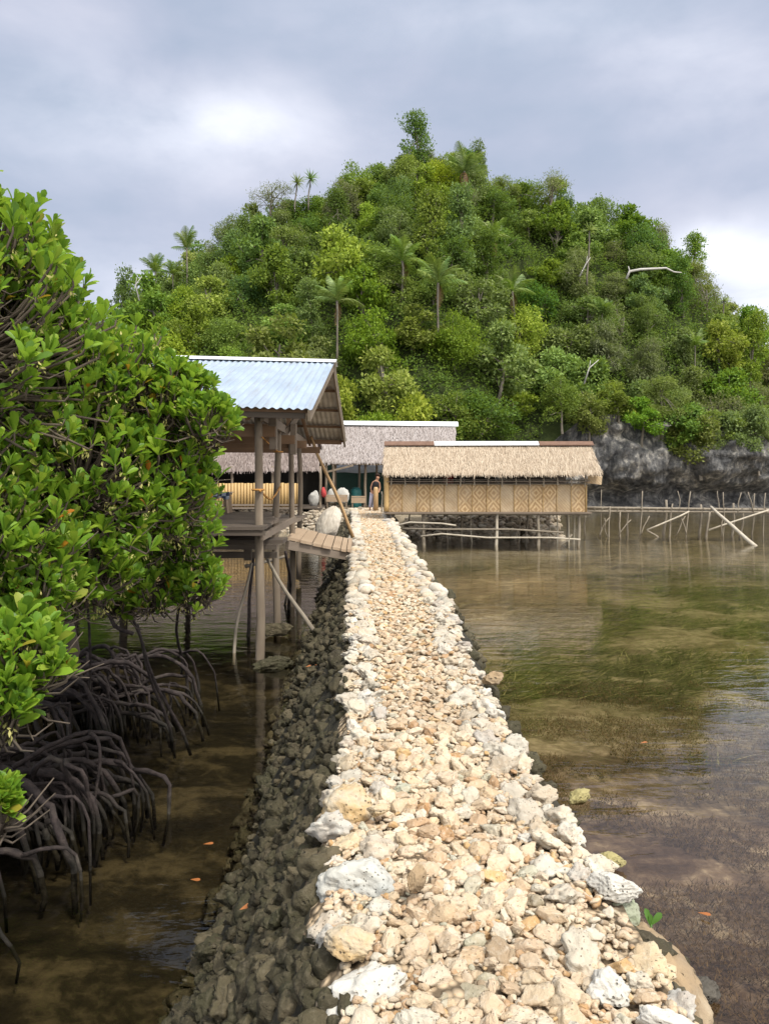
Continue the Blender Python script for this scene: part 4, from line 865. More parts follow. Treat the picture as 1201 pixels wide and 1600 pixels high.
# gangway
Gg = empty('gangway', W(500, 845, 14.5)); tag(Gg, 'short plank gangway from the shed deck to the stone path', 'gangway')
FL, BL, FR, BR = W(447, 841, 13.2), W(462, 826, 15.2), W(549, 861, 14.7), W(551, 843, 16.6)
Gg_n = 7; cuts = [0, .2, .38, .53, .68, .82, .92, 1.0]
for i in range(Gg_n):
    t0, t1 = cuts[i] + .008, cuts[i + 1] - .008; z = Vector((0, 0, .05)); j = Vector((0, random.uniform(-.12, .12), random.uniform(0, .03)))
    a, b, c_, d = FL.lerp(FR, t0) + j, FL.lerp(FR, t1) + j, BL.lerp(BR, t1) + j, BL.lerp(BR, t0) + j
    mb = MB(); mb.hexa([a - z, b - z, c_ - z, d - z, a, b, c_, d]); mb.build('plank', M['plank_pale'], Gg)
for a, b in ((FL, FR), (BL, BR)):
    s = Vector((0, .12 if a is FL else -.12, -.13)); mb = MB(); mb.bar(a + s, b + s, .08, .15); mb.build('bearer', M['plank'], Gg)
# sack
p = W(513, 818, 16.9); V, F = rock(5, 44, 2, .05, 0, 1); V = V * np.array([.27, .22, .46]); V[:, 2] *= 1
V[:, 0] *= 1 - .12 * (V[:, 2] / .46) ** 2
o = link('cargo_sack', mesh_np('cargo_sack', V, F, M['sack'], True), loc=(p.x, p.y, p.z - .03)); o.rotation_euler = (R(-10), R(24), 0); tag(o, 'bulging cream woven sack propped at the far side of the gangway', 'sack')

# ---------------------------------------------------------------- pole walkway on the right
K0 = empty('pole_walkway', W(1060, 838, 31)); tag(K0, 'rickety pole footbridge running right from the woven house', 'footbridge')
D = 31.0
for y, py0, py1, r, sd_ in ((D - .25, 793, 797, .05, 1), (D + .3, 796, 795, .045, 2), (D - .3, 799, 801, .045, 3), (D + .0, 794, 797, .04, 4)):
    mb = MB(); a, b = W(912, py0, y), W(1330, py1, y); mb.tube(wob(a, b, 14, .05, 200 + sd_), r, 7); mb.build('deck_pole', M['stick'], K0, True)
for k in range(34):
    x = W(925 + k * 12, 795, D).x; mb = MB(); mb.tube([(x, D - .35, 1.12 + random.uniform(-.02, .02)), (x + random.uniform(-.05, .05), D + .4, 1.12)], .025, 6); mb.build('cross_stick', M['stick'], K0, True)
ups = [(939, 765, 936, 842, .02), (952, 791, 948, 840, .035), (915, 800, 912, 838, .035), (968, 800, 966, 840, .04), (983, 792, 978, 836, .04), (1003, 767, 1000, 842, .028), (1040, 781, 1036, 840, .06), (1050, 787, 1043, 838, .04),
       (1058, 767, 1061, 800, .022), (1078, 768, 1072, 842, .03), (1094, 788, 1090, 840, .055), (1108, 800, 1100, 838, .05), (1120, 767, 1124, 800, .022), (1129, 769, 1128, 842, .026), (1145, 786, 1143, 840, .05), (1157, 770, 1152, 800, .025), (1160, 800, 1154, 838, .045),
       (1168, 769, 1176, 800, .025), (1178, 771, 1173, 845, .03), (1195, 770, 1192, 842, .026), (1215, 775, 1214, 842, .03), (1250, 775, 1252, 842, .03), (1290, 775, 1288, 842, .03), (1320, 785, 1320, 842, .05)]
for k, (a, b, c_, d, r) in enumerate(ups):
    y = D + (-.32 if k % 2 else .36); p, q = W(c_, d, y), W(a, b, y)
    if d > 820: p.z = -.3
    mb = MB(); mb.tube(wob(p, q, 6, .05, 230 + k), [r, r, r * .95, r * .9, r * .85, r * .8], 7); mb.build('upright', M['stick'], K0, True)
for k, (a, b, c_, d) in enumerate(((1010, 828, 1076, 799), (1107, 828, 1200, 797), (1010, 829, 1030, 842), (935, 838, 952, 808), (965, 838, 985, 812), (1000, 838, 1014, 806), (1055, 838, 1070, 806), (1064, 810, 1072, 836), (944, 810, 948, 838), (1125, 840, 1130, 806), (1240, 836, 1290, 800))):
    mb = MB(); mb.tube(wob(W(a, b, D - .4), W(c_, d, D - .4), 5, .05, 300 + k), .035 if k < 3 else .022, 7); mb.build('brace', M['stick_pale'] if k < 2 else M['stick'], K0, True)
pole_thing('bleached_log', W(1180, 853, 26.8) - Vector((0, 0, .03)), W(1110, 792, 30.3), .075, M['stick_pale'], 'thick bleached pole slanting from the footbridge down into the water', 'pole', seed=3, amp=.03, taper=.7)

# ---------------------------------------------------------------- mangroves
def leaf_t():
    L = 1.0; prof = [(0, .02), (.25, .085), (.6, .175), (.86, .175), (1.0, .045)]; V = []
    for t, w in prof:
        zc = .10 * math.sin(t * 2.2) - .06 * t
        V += [(t, -w, zc + .06 * w / .2), (t, 0, zc - .02), (t, w, zc + .06 * w / .2)]
    F = []
    for i in range(4):
        for j in range(2): a = i * 3 + j; F.append((a, a + 1, a + 4, a + 3))
    return np.array(V), np.array(F)
LV, LF = leaf_t()
QUADF = np.array([(0, 0, 0), (.5, -.2, .1), (1, 0, 0), (.5, .2, .1)])
def frames(dirs, ups):
    x = dirs / np.linalg.norm(dirs, axis=1, keepdims=True); y = np.cross(ups, x); y /= np.linalg.norm(y, axis=1, keepdims=True) + 1e-9; z = np.cross(x, y)
    return np.stack([x, y, z], axis=2)
def batch(TV, TF, pos, Rm, sc):
    V = np.einsum('nij,kj->nki', Rm, TV) * (sc[:, None, None] if sc.ndim == 1 else 1) + pos[:, None, :]
    F = TF[None] + (np.arange(len(pos)) * len(TV))[:, None, None]
    return V.reshape(-1, 3), F.reshape(-1, TF.shape[1])
def rosettes(P, A, seed, leaf=.108):
    r = np.random.default_rng(seed); pos, dr, up, sc = [], [], [], []
    for p, a in zip(P, A):
        a = np.array(a) / np.linalg.norm(a); e1 = np.cross(a, [.3, .5, .8]); e1 /= np.linalg.norm(e1); e2 = np.cross(a, e1); n = r.integers(8, 13); s0 = leaf * r.uniform(.7, 1.2); ph = r.uniform(0, 6.28)
        for k in range(n):
            t = k / n; el = math.radians(84 - 58 * t * t ** .2 + r.normal(0, 8)); az = ph + k * 2.4
            d = a * math.sin(el) + (e1 * math.cos(az) + e2 * math.sin(az)) * math.cos(el)
            pos.append(p + a * .03 * (1 - t)); dr.append(d); up.append(a - d * a.dot(d) + r.normal(0, .12, 3)); sc.append(s0 * (.75 + .3 * t if t < .8 else .95) * r.uniform(.7, 1.15))
    pos, dr, up, sc = map(np.array, (pos, dr, up, sc))
    return batch(LV, LF, pos, frames(dr, up), sc)
# lumps: (px, py, D, radius px)
LUMPS = {'A': [(-20, 425, 4.2, 120), (-70, 560, 4.0, 200), (-160, 420, 4.4, 190), (-10, 850, 4.0, 120), (-120, 800, 3.9, 170), (30, 1040, 3.3, 62), (-10, 1095, 3.2, 60), (-170, 1000, 3.4, 110), (-5, 1262, 3.0, 14), (-260, 650, 4.0, 220), (50, 910, 4.0, 72)],  # lumps left of the frame are unseen, added for shade and reflection
         'B': [(50, 500, 4.6, 95), (85, 590, 4.6, 110), (165, 610, 4.9, 105), (120, 760, 4.7, 145), (235, 640, 5.0, 95), (282, 628, 5.0, 56), (328, 655, 4.8, 40), (232, 765, 5.0, 100), (130, 880, 4.6, 88), (285, 722, 5.2, 50), (20, 690, 4.8, 140)],
         'C': [(275, 820, 5.8, 62), (305, 915, 5.9, 44), (245, 915, 5.8, 48), (180, 830, 6.2, 100), (100, 700, 7.0, 150), (180, 680, 7.0, 90), (30, 820, 6.6, 140), (-80, 720, 7.0, 190), (190, 930, 6.0, 40), (80, 930, 6.2, 60)]}  # the deeper lumps are added behind so the canopy gives shade
BASE = {'A': Vector((-2.85, 4.0, .38)), 'B': Vector((-2.85, 5.6, .34)), 'C': Vector((-3.15, 7.8, .40))}
ML = {'A': 'near mangrove tree at the left edge whose leaves hang lowest over the water', 'B': 'middle mangrove tree with glossy leaves reaching in front of the tin roof', 'C': 'farthest mangrove tree behind the others with low branches near the shed posts'}
def arch_root(mb, a, b, h, r0, seed, n=14):
    rr = random.Random(seed); a, b = Vector(a), Vector(b); P = []; q = rr.uniform(2.4, 4.6)
    sw = Vector((rr.uniform(-.12, .12), rr.uniform(-.12, .12), rr.uniform(-.05, .05)))
    for i in range(n):
        t = i / (n - 1); p = a.lerp(b, 1 - (1 - t) ** 1.55); p.z = a.z + h * math.sin(min(1, t * 1.15) * math.pi * .55) * (1 - t) * 1.6 + (b.z - a.z) * t ** q
        p += sw * math.sin(math.pi * t) + Vector((rr.uniform(-1, 1), rr.uniform(-1, 1), rr.uniform(-1, 1))) * .014; P.append(p)
    mb.tube(P, [r0 * (1 - .4 * i / (n - 1)) * rr.uniform(.82, 1.18) for i in range(n)], 7); return P
for ti, key in enumerate('ABC'):
    b = BASE[key]; T = empty('mangrove_tree', (b.x, b.y, 0)); tag(T, ML[key], 'tree', 'mangrove trees left of the path')
    r = random.Random(50 + ti); P, A, tips = [], [], []
    lumps = [(W(px, py, D), rp / FPX * D * (.98 if key == 'A' else .92)) for px, py, D, rp in LUMPS[key]]
    mbT = MB(); mbB = MB()
    top = b + Vector((-.15, .1, .6))
    mbT.tube(wob(b - Vector((0, 0, .3)), top, 6, .04, ti), [.085, .08, .075, .07, .065, .06], 9)
    for c, rad in lumps:
        mid = top.lerp(c, .5) + Vector((r.uniform(-.1, .1), r.uniform(-.1, .1), r.uniform(-.05, .12)))
        Q = [top.lerp(mid, t).lerp(mid.lerp(c, t), t) for t in np.linspace(0, 1, 8)]; mbB.tube(Q, [.027 - .016 * i / 7 for i in range(8)], 6)
        n = int(44 + 330 * rad * rad * 3.1); acc = 0
        for _ in range(n * 4):
            if acc >= n: break
            u = Vector((r.gauss(0, 1), r.gauss(0, 1), r.gauss(0, 1))).normalized(); f = (.55 + .45 * r.random() ** .5) if r.random() < .82 else r.uniform(.9, 1.28)
            p = c + Vector((u.x * rad, u.y * rad, u.z * rad * .95)) * f
            if any((p - c2).length < r2 * .55 for c2, r2 in lumps if c2 is not c) and r.random() < .7: continue
            if p.z < .25: continue
            a = (u * .42 + Vector((0, 0, 1.0)) + Vector((r.uniform(-.4, .4), r.uniform(-.4, .4), r.uniform(-.3, .3)))).normalized()
            P.append(np.array(p)); A.append(np.array(a)); acc += 1
            if r.random() < .95:
                s = c + (p - c) * r.uniform(.0, .35) + Vector((r.uniform(-.05, .05), r.uniform(-.05, .05), r.uniform(-.08, 0))); m_ = s.lerp(p, .55) - Vector((0, 0, .05 + .05 * r.random())) 
                mbB.tube([s, m_, p - a * .02, p + a * .02], [.010, .008, .0065, .005], 5, False)
                if r.random() < .6:
                    e = m_ + Vector((r.uniform(-.22, .22), r.uniform(-.22, .22), r.uniform(-.10, .16))); mbB.tube([m_, m_.lerp(e, .5) - Vector((0, 0, .03)), e], [.0065, .005, .003], 4, False)
    V, F = rosettes(P, A, 70 + ti); V = V - np.array([b.x, b.y, 0]); crown_o = link('crown', mesh_np('crown', V, F, M['mangrove'], True), T)
    rg = np.random.default_rng(90 + ti); idx = rg.choice(len(P), int(len(P) * .55), False); fp = np.repeat(np.array(P)[idx], 7, axis=0); fa = np.repeat(np.array(A)[idx], 7, axis=0); nF = len(fp)
    fp = fp - fa * .03 + rg.normal(0, .016, (nF, 3)) - np.array([0, 0, .01]); V, F = batch(QUADF, np.array([(0, 1, 2, 3)]), fp - np.array([b.x, b.y, 0]), frames(rg.normal(size=(nF, 3)) * .5 + np.array([0, 0, -.8]), rg.normal(size=(nF, 3))), rg.uniform(.018, .034, nF)); link('flowers', mesh_np('flowers', V, F, M['flower']), crown_o)
    mbT.build('trunk', M['twig'], T, True); mbB.build('branches', M['twig'], T, True)
    nr = {'A': 22, 'B': 60, 'C': 62}[key]
    for k in range(nr):
        ang = r.uniform(-.9, .9) if k < nr * .85 else r.uniform(0, 6.28); L = (r.uniform(.3, .98 if key == 'B' else 1.15) if k < nr * .85 else r.uniform(.3, .6)) if key != 'A' else r.uniform(.2, .6)
        st = b + Vector((r.uniform(-.5, .5), r.uniform(-.55, .55), r.uniform(-.28, .10))); en = st + Vector((math.cos(ang) * L, math.sin(ang) * L * .8, 0)); en.z = -.22
        mb = MB(); Q = arch_root(mb, st, en, r.uniform(-.02, .22), r.uniform(.018, .030), 1000 * ti + k)
        if r.random() < .75:
            q = Q[r.randrange(4, 9)]; e2 = q + Vector((r.uniform(.0, .40), r.uniform(-.2, .15), 0)); e2.z = -.22; arch_root(mb, q, e2, r.uniform(.0, .06), r.uniform(.013, .02), 5000 * ti + k, 8)
        mb.build('prop_root', M['root'], T, True)
# thin aerial roots hanging from the branches between the clumps
for k, (a, b2) in enumerate((((205, 960, 6.6), (298, 1125, 6.9)), ((215, 975, 6.7), (270, 1118, 7.0)), ((138, 950, 6.9), (138, 1020, 7.4)), ((285, 930, 6.4), (283, 1000, 9.6)), ((160, 945, 5.8), (208, 990, 5.6)))):
    q = W(*b2); q.z = min(q.z, -.1) if k != 4 else q.z
    pole_thing('aerial_root', q, W(*a), .016, M['root'], ['long straight aerial root slanting into the water at the far root clump', 'second straight aerial root just left of the longest one', 'thick upright mangrove stem behind the far root clump', 'upright thin stem under the low branches near the shed', 'thin pale twig curving down from the low branches'][k], 'root', seed=400 + k, amp=.05)
# fallen leaves
FLV = [(G(1090, 1427, .012), 'orange', 'orange fallen leaf floating on the water right of the path'), (G(1000, 1162, .012), 'red', 'small red leaf floating among the seagrass'), (G(478, 1045, .38), 'o', 'yellow fallen leaf on the dark bank nearest the shed'),
       (G(492, 1042, .42), 'o', 'yellow fallen leaf just right of another on the dark bank'), (G(487, 1085, .48), 'o', 'red brown fallen leaf high on the dark bank'), (G(428, 1345, .30), 'o', 'orange leaf stuck low on the near dark bank'), (G(375, 1428, .36), 'o', 'red leaf on the near dark bank left of the boulder'),
       (G(318, 1320, .012), 'o', 'orange leaf in the dark water by the bank'), (G(298, 1375, .012), 'o', 'red leaf in the dark water by the near bank')]
for k, (p, c_, lb) in enumerate(FLV):
    o = link('fallen_leaf', mesh_np('fallen_leaf', LV * .066, LF, M['fallen'], True), loc=p + Vector((0, 0, .02 if p.z > .1 else .004))); o.rotation_euler = (.25 if p.z > .1 else .05, -.1, random.uniform(-.8, .8)); o.scale = (1, 1.3, .5); tag(o, lb, 'leaf')
# sprout
p = G(1015, 1447, .02); sp = empty('sprout', p); tag(sp, 'bright green two leaved seedling in the water by the path', 'seedling')
for k, (az, el) in enumerate(((2.2, 1.15), (.3, .75), (1.2, 1.35))):
    d = np.array([[math.cos(az) * math.cos(el), math.sin(az) * math.cos(el) * .5, math.sin(el)]]); V, F = batch(LV, LF, np.zeros((1, 3)), frames(d, np.array([[0, -.6, .8]])), np.array([.09 if k < 2 else .06])); link('leaf', mesh_np('leaf', V, F, M['sprout'], True), sp)
mb = MB(); mb.tube([p - Vector((0, 0, .2)), p + Vector((.005, 0, .01))], .006, 6); mb.build('stem', M['sprout'], sp, True)

# ---------------------------------------------------------------- forest on the hill
QUAD = np.array([(0, 0, 0), (.5, -.30, .04), (1, 0, -.05), (.5, .30, .04)]); QF = np.array([(0, 1, 2, 3)])
NARROW = np.array([(0, 0, 0), (.5, -.13, .04), (1, 0, -.10), (.5, .13, .04)])
def crown(seed, kind):
    """returns crown V,F and the clump list; unit: metres, base at z = 0"""
    r = np.random.default_rng(seed)
    if kind == 'round': H, Rr, nc, nl, ls, T, cr = 4.2, 2.2, 22, 7600, .185, QUAD, .95
    elif kind == 'loose': H, Rr, nc, nl, ls, T, cr = 4.6, 2.1, 16, 4600, .26, QUAD, .8
    elif kind == 'feather': H, Rr, nc, nl, ls, T, cr = 5.2, 1.9, 20, 7000, .27, NARROW, .8
    elif kind == 'tall': H, Rr, nc, nl, ls, T, cr = 6.2, 1.5, 22, 5600, .19, QUAD, .75
    else: H, Rr, nc, nl, ls, T, cr = 4.0, 1.9, 16, 2600, .21, NARROW, .8      # sparse
    cl = []
    for i in range(nc):
        a = r.uniform(0, 6.28); q = math.sqrt(r.random()); zz = r.uniform(.22, 1.0)
        w = math.sin(min(1, zz * 1.05) * math.pi * .78 + .35) if kind != 'tall' else 1.05 - .65 * zz
        cl.append((np.array([math.cos(a) * q * Rr * w, math.sin(a) * q * Rr * w, H * zz - .2]), cr * r.uniform(.55, 1.15)))
    pos, dr, up, sc = [], [], [], []
    for c, rad in cl:
        n = int(nl / nc)
        u = r.normal(size=(n, 3)); u /= np.linalg.norm(u, axis=1, keepdims=True); f = r.uniform(.35, 1.05, n) ** .5
        f = np.where(r.random(n) < .14, r.uniform(1.0, 1.55, n), f); p = c + u * (rad * f)[:, None] * np.array([1, 1, .72])
        d = u * .7 + r.normal(size=(n, 3)) * .6 + np.array([0, 0, -.35 if kind == 'feather' else .15])
        pos.append(p); dr.append(d); up.append(u + np.array([0, 0, .9]) + r.normal(size=(n, 3)) * .35); sc.append(ls * r.uniform(.6, 1.3, n))
    V, F = batch(T, QF, np.concatenate(pos), frames(np.concatenate(dr), np.concatenate(up)), np.concatenate(sc))
    return V, F, cl, H
def tree_meshes(seed, kind, mat):
    V, F, cl, H = crown(seed, kind); mb = MB(); r = random.Random(seed)
    top = Vector((r.uniform(-.3, .3), r.uniform(-.3, .3), H * .72)); mb.tube(wob((0, 0, -1.2), top, 6, .12, seed), [.15, .13, .11, .09, .07, .05], 7)
    for c, rad in cl[:10 if kind != 'sparse' else 16]:
        s = Vector((0, 0, -1.2)).lerp(top, r.uniform(.45, .95)); c = Vector(c); mb.tube([s, s.lerp(c, .5) + Vector((0, 0, .15)), c, c + (c - s) * .18], [.055, .04, .025, .012], 5, False)
    me1 = mesh_np('crown', V, F, M[mat]); me2 = bpy.data.meshes.new('trunk'); me2.from_pydata([tuple(v) for v in mb.v], [], mb.f); me2.materials.append(M['trunk']); me2.update()
    return me1, me2
KINDS = [('round', 'dark', 'rounded dense dark green tree'), ('round', 'mid', 'rounded dense mid green tree'), ('loose', 'mid', 'loose leafy mid green tree'), ('loose', 'lime', 'bright yellow green leafy tree'),
         ('feather', 'olive', 'feathery olive green tree'), ('feather', 'grey', 'feathery grey green tree'), ('tall', 'dark', 'tall narrow dark green tree'), ('tall', 'mid', 'tall narrow mid green tree'), ('sparse', 'grey', 'sparse twiggy grey tree'), ('round', 'lime', 'bushy yellow green tree'), ('loose', 'olive', 'loose olive brown tree')]
TM = [[tree_meshes(100 * i + s, k, 'leaf_' + c_) for s in range(2)] for i, (k, c_, _) in enumerate(KINDS)]
def place_tree(ki, x, y, z, s, label, group):
    o = empty('forest_tree', (x, y, z)); o.scale = (s * random.uniform(.8, 1.2), s * random.uniform(.8, 1.2), s * random.uniform(.8, 1.3)); o.rotation_euler = (random.uniform(-.12, .12), random.uniform(-.12, .12), random.uniform(0, 6.28))
    a, b = random.choice(TM[ki]); link('crown', a, o); link('trunk', b, o); tag(o, label, 'tree', group)
def region(px, py):
    h = 'at the summit' if py < 300 else ('high on' if py < 430 else ('halfway up' if py < 560 else 'low on'))
    s = 'the left flank of the hill' if px < 430 else ('the left middle of the hill' if px < 600 else ('the right middle of the hill' if px < 800 else ('the right flank of the hill' if px < 1000 else 'the hill end above the cliff')))
    return (h + ' of ' + s[s.index('the hill'):] if False else (h + (', ' if py < 300 else ' ') + s))
pts = []; tries = 0
while len(pts) < 300 and tries < 60000:
    tries += 1; x = random.uniform(-34, 43); y = random.uniform(49, 83); z = hill_h(x, y)
    if z < (1.0 if x < 10 else 3.0): continue
    if x > 9 and y < yfoot(x) + 3.2: continue
    if y > 79 and z < 4: continue
    md = (2.7 if y < 62 else 2.4) if y < 78 else 2.7
    if any((x - a) ** 2 + (y - b) ** 2 < md ** 2 for a, b, _ in pts): continue
    pts.append((x, y, z))
for x, y, z in pts:
    px, py = CX + x / y * FPX, HORIZ - (z + 3 - CAM_H) / y * FPX
    w = [3, 5, 5, 2.5, 2, 1, .8, 1.4, .8, 1.4, 1.4]
    if px > 880: w = [2, 3, 3, .8, 3, 3, .8, .8, 1.6, .8, 1.5]
    if py < 300: w = [1.5, 2, 2, .6, 3, 2, 1.5, 1.5, 2, .5, 2]
    ki = random.choices(range(len(KINDS)), w)[0]; s = random.uniform(.74, 1.12) * (1.05 if y < 64 else .95)
    place_tree(ki, x, y, z - .4, s, KINDS[ki][2] + ' ' + region(px, py), 'trees covering the hill')
# emergent tree on the summit etc.
def on_hill(px, py, off):
    for D in np.arange(48, 84, .25):
        p = W(px, py, D)
        if hill_h(p.x, D) + off >= p.z: return p
    return W(px, py, 78)
for ki, px, py, s, lb in ((6, 652, 168, 1.22, 'tallest dark slender tree standing out above the summit'), (8, 425, 268, 1.1, 'twiggy bare topped tree standing out on the left skyline'), (0, 700, 365, .95, 'very dense round dark tree in the centre of the hill'), (8, 855, 262, 1.0, 'sparse twiggy tree on the right skyline'), (6, 875, 300, .8, 'dark conifer like tree on the right skyline')):
    h = {6: 7, 8: 4.2, 0: 4.2}[ki] * s; p = on_hill(px, py, h) if py > 290 else W(px, py, 76); place_tree(ki, p.x, p.y, p.z - h, s, lb, None)
for k in range(20):      # trees leaning out over the cliff lip
    x = [13, 21.8, 22.4, 23.2, 24, 25.2, 26.5, 27.6, 29, 30.5, 32, 33.5, 35, 37, 39, 41, 15.2, 17.2, 19, 20.6][k]; ki = random.choice((4, 4, 3, 2, 10, 1)); z = random.uniform(3.6, 5.2) + (1.9 if k < 1 or k > 15 else 0)
    place_tree(ki, x, yfoot(x) - .6 + random.uniform(0, .8), z - .6, random.uniform(.6, .85), KINDS[ki][2] + ' leaning out over the lip of the dark cliff', 'trees covering the hill')
# understory
n = 260000; r = np.random.default_rng(3); XX = r.uniform(-36, 44, n); YY = r.uniform(49, 82, n); pos, ups = [], []
for x, y in zip(XX, YY):
    z = hill_h(x, y)
    if z < .9: continue
    if x > 11 and y < yfoot(x) + 4.6 + 2.5 * mnoise.noise(Vector((x * .4, 6, 0))): continue
    pos.append((x, y, z + abs(r.normal(0, .35)) + .05 + 3.2 * max(0, .25 + mnoise.noise(Vector((x * .55, y * .55, 0)))) * (r.random() ** .35) + .7 * mnoise.noise(Vector((x * 1.6, y * 1.6, 4)))))
for _ in range(11000):     # creepers hanging over the cliff lip
    x = r.uniform(11, 44); k = max(0, 1.2 * mnoise.noise(Vector((x * .45, 3, 0))) + (.12 if x < 21.5 else .42)); z = 7.0 + 1.2 * mnoise.noise(Vector((x * .7, 8, 0))) - r.random() ** 1.3 * (.3 + (3.0 if x < 21.5 else 5.5) * k)
    if k < .04: continue; pos.append((x, yfoot(x) - 1.0 + r.normal(0, .5) - .3 * (z > 4.5), z))
pos = np.array(pos); N_ = len(pos); dr = r.normal(size=(N_, 3)) + np.array([0, -.3, .2]); up = np.tile([0, -.4, .9], (N_, 1)) + r.normal(size=(N_, 3)) * .4
V, F = batch(QUAD, QF, pos, frames(dr, up), r.uniform(.13, .30, N_)); tag(link('undergrowth', mesh_np('undergrowth', V, F, M['under'])), 'green undergrowth between the trees on the hill and over the cliff lip', 'undergrowth', kind='stuff')

# palms
def frond_mesh(seed, L=2.3, droop=1.0):
    r = random.Random(seed); V, F = [], []; n = 22; pts_ = []
    for i in range(n + 1):
        t = i / n; pts_.append(Vector((L * (t - .12 * t * t * droop), 0, L * (.42 * t - .75 * droop * t * t))))
    for i in range(1, n + 1):
        p = pts_[i]; d = (pts_[i] - pts_[i - 1]).normalized(); ln = .62 * math.sin(math.pi * (.12 + .83 * i / n)) * L / 2.3 + .08
        for s in (-1, 1):
            o = len(V); q = p + Vector((0, s, 0)) * ln * .8 + d * ln * .45 - Vector((0, 0, ln * (.55 + r.uniform(-.15, .2)))); w = d * .055
            V += [p - w, p + w, q + w * .3, q - w * .3]; F.append((o, o + 1, o + 2, o + 3))
    for i in range(n):
        o = len(V); V += [pts_[i] + Vector((0, .02, 0)), pts_[i] - Vector((0, .02, 0)), pts_[i + 1] - Vector((0, .012, 0)), pts_[i + 1] + Vector((0, .012, 0))]; F.append((o, o + 1, o + 2, o + 3))
    return [tuple(v) for v in V], F
def mk(name, VF, m): me = bpy.data.meshes.new(name); me.from_pydata(VF[0], [], VF[1]); me.materials.append(m); me.update(); return me
FRM = [mk('frond', frond_mesh(i, 2.7, d), M['frond']) for i, d in enumerate((.45, .65, .9))]; FRD = mk('dead_frond', frond_mesh(9, 1.7, 1.9), M['frond_dry'])
def palm(px, py, trunk_px, s, label, nf=13, dead=2, lean=0, group='palms on the hill', fixed=None):
    c = on_hill(px, py, trunk_px / FPX * 66) if fixed is None else W(px, py, fixed)
    if fixed is None: c.y -= 2.2; c = W(px, py, c.y)
    s *= .84
    h = trunk_px / FPX * c.y; b = c - Vector((lean * h, 0, h)); o = empty('palm_tree', b); tag(o, label, 'palm tree', group)
    mb = MB(); P = wob(b - Vector((0, 0, 1.2)), c, 7, .06, px); mb.tube(P, [.12 * s, .11 * s, .10 * s, .09 * s, .085 * s, .085 * s, .11 * s], 8); mb.build('trunk', M['trunk'], o, True)
    rr = random.Random(px)
    for k in range(nf):
        f = link('frond', FRM[k % 3], o, c - b); f.rotation_euler = (rr.uniform(-.15, .15), -R(rr.uniform(38, 80)) if k < nf * .6 else -R(rr.uniform(5, 35)), k * 2.4 + rr.uniform(-.2, .2)); f.scale = (s * rr.uniform(.85, 1.1),) * 3
    for k in range(dead):
        f = link('dead_frond', FRD, o, c - b - Vector((0, 0, .05))); f.rotation_euler = (0, R(rr.uniform(25, 45)), k * 2.2 + 1); f.scale = (s,) * 3
for a in ((725, 268, 66, 1.15, 'tallest palm near the summit with a bare pale trunk', 15, 3), (526, 470, 70, .92, 'lone palm with a thin white trunk left of the hill centre', 11, 1), (684, 442, 62, 1.0, 'palm with a white trunk in the centre of the hill', 14, 1),
          (628, 408, 40, 1.05, 'yellowish palm with spread fronds just above the central palm', 13, 1), (800, 455, 48, .95, 'palm with upright fronds right of the central palm', 10, 1, -.12), (768, 372, 40, .9, 'palm with brown drying fronds below the summit palm', 11, 5),
          (292, 388, 40, .95, 'palm with upright fronds on the left skyline', 10, 0, 0, 'palms on the hill', 72), (243, 425, 34, .85, 'left palm of the pair at the left end of the hill', 12, 0, 0, 'palms on the hill', 72), (270, 428, 34, .7, 'smaller right palm of the pair at the left end of the hill', 11, 0, 0, 'palms on the hill', 72),
          (940, 490, 30, .7, 'small bright palm on the right flank of the hill', 12, 0), (1085, 540, 30, .7, 'small pale palm far right on the hill', 11, 0)): palm(*a)
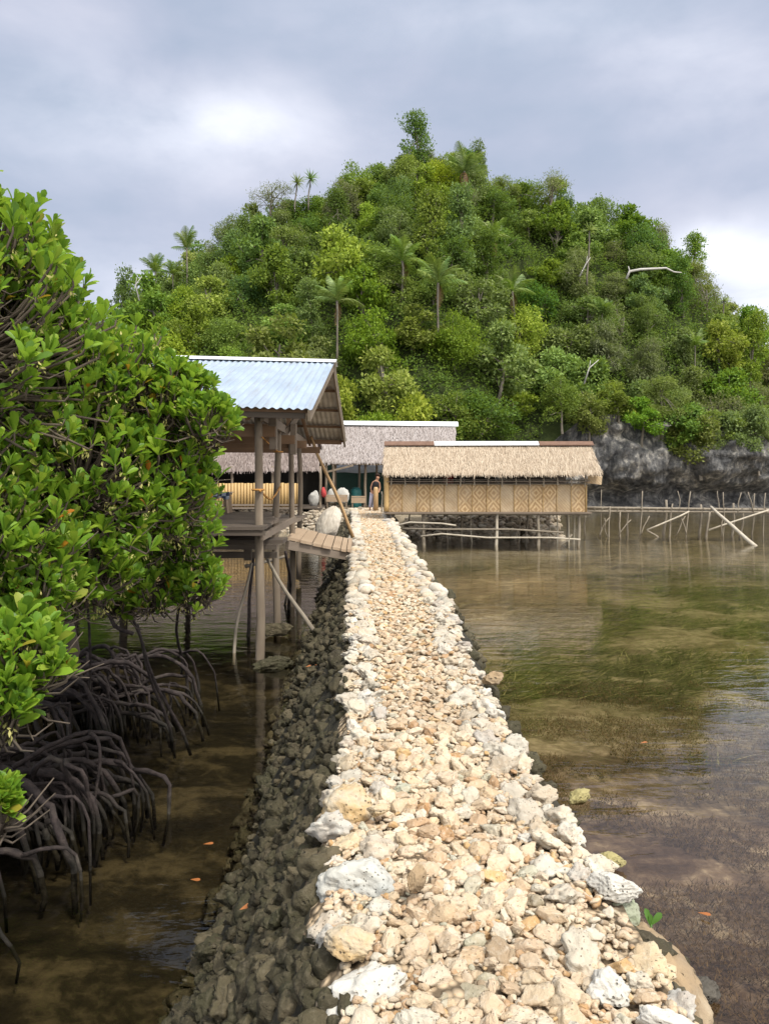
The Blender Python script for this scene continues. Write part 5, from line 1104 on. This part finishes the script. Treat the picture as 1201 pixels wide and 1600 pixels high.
# pandanus: stiff sword leaves
def spike_mesh(seed, n=60, L=1.1):
    r = random.Random(seed); V, F = [], []
    for _ in range(n):
        u = Vector((r.gauss(0, 1), r.gauss(0, 1), r.gauss(.25, .8))).normalized(); s = u.orthogonal().normalized() * .045; l = L * r.uniform(.75, 1.1); o = len(V); m_ = u * l * .6; e = u * l - Vector((0, 0, .22 * l * (1 - abs(u.z))))
        V += [-s, s, m_ + s * .8, m_ - s * .8, e]; F += [(o, o + 1, o + 2, o + 3), (o + 3, o + 2, o + 4)]
    return [tuple(v) for v in V], F
SPK = mk('leaf_rosette', spike_mesh(1), M['frond'])
for px, py, h, D, s, lb in ((464, 285, 14, 75, 1.0, 'left screw pine of the pair on the left skyline'), (485, 279, 18, 75, 1.0, 'right screw pine of the pair on the left skyline'), (652, 272, 40, 70, .8, 'slim screw pine below the tallest summit tree'), (630, 282, 36, 70, .7, 'smaller slim screw pine left of another below the summit'), (920, 360, 50, 67, .9, 'leaning screw pine on the upper right flank'), (1130, 470, 26, 72, .8, 'screw pine on the right skyline')):
    c = W(px, py, D); hh = h / FPX * D; o = empty('screw_pine', c - Vector((0, 0, hh))); tag(o, lb, 'screw pine'); link('leaf_rosette', SPK, o, (0, 0, hh)).scale = (s,) * 3
    mb = MB(); mb.tube(wob(c - Vector((.2, 0, hh + 2)), c, 6, .1, px), [.08, .08, .07, .07, .06, .06], 7); mb.build('trunk', M['trunk'], o, True)
# bare branch jutting out of the right flank
c = on_hill(985, 424, 4); mb = MB(); D = c.y - 3.5; mb.tube([W(x, y, D) for x, y in ((978, 436), (983, 424), (1000, 421), (1020, 420), (1040, 419), (1052, 425), (1064, 426))], [.12, .11, .11, .10, .09, .07, .04], 8); mb.tube([W(983, 424, D), W(981, 416, D)], [.08, .03], 6)
o = mb.build('dead_branch', M['dead'], None, True, origin=W(983, 424, D)); tag(o, 'bare whitish branch jutting out level on the right flank of the hill', 'branch')
for k, (pts_) in enumerate(([(912, 600), (920, 575), (935, 562)], [(905, 432), (915, 412), (922, 402)], [(218, 470), (212, 445), (222, 432)])):
    D = on_hill(*pts_[0], 4).y - 2.5; mb = MB(); mb.tube([W(x, y, D) for x, y in pts_], [.07, .05, .02], 6); mb.tube([W(*pts_[1], D), W(pts_[1][0] + 2, pts_[1][1] - 12, D)], [.04, .015], 5)
    o = mb.build('dead_branch', M['dead'], None, True, origin=W(*pts_[0], D)); tag(o, ['forked bare twig low on the right flank', 'thin bare stem under the leaning screw pine', 'bare dark twig at the left end of the hill'][k], 'branch')
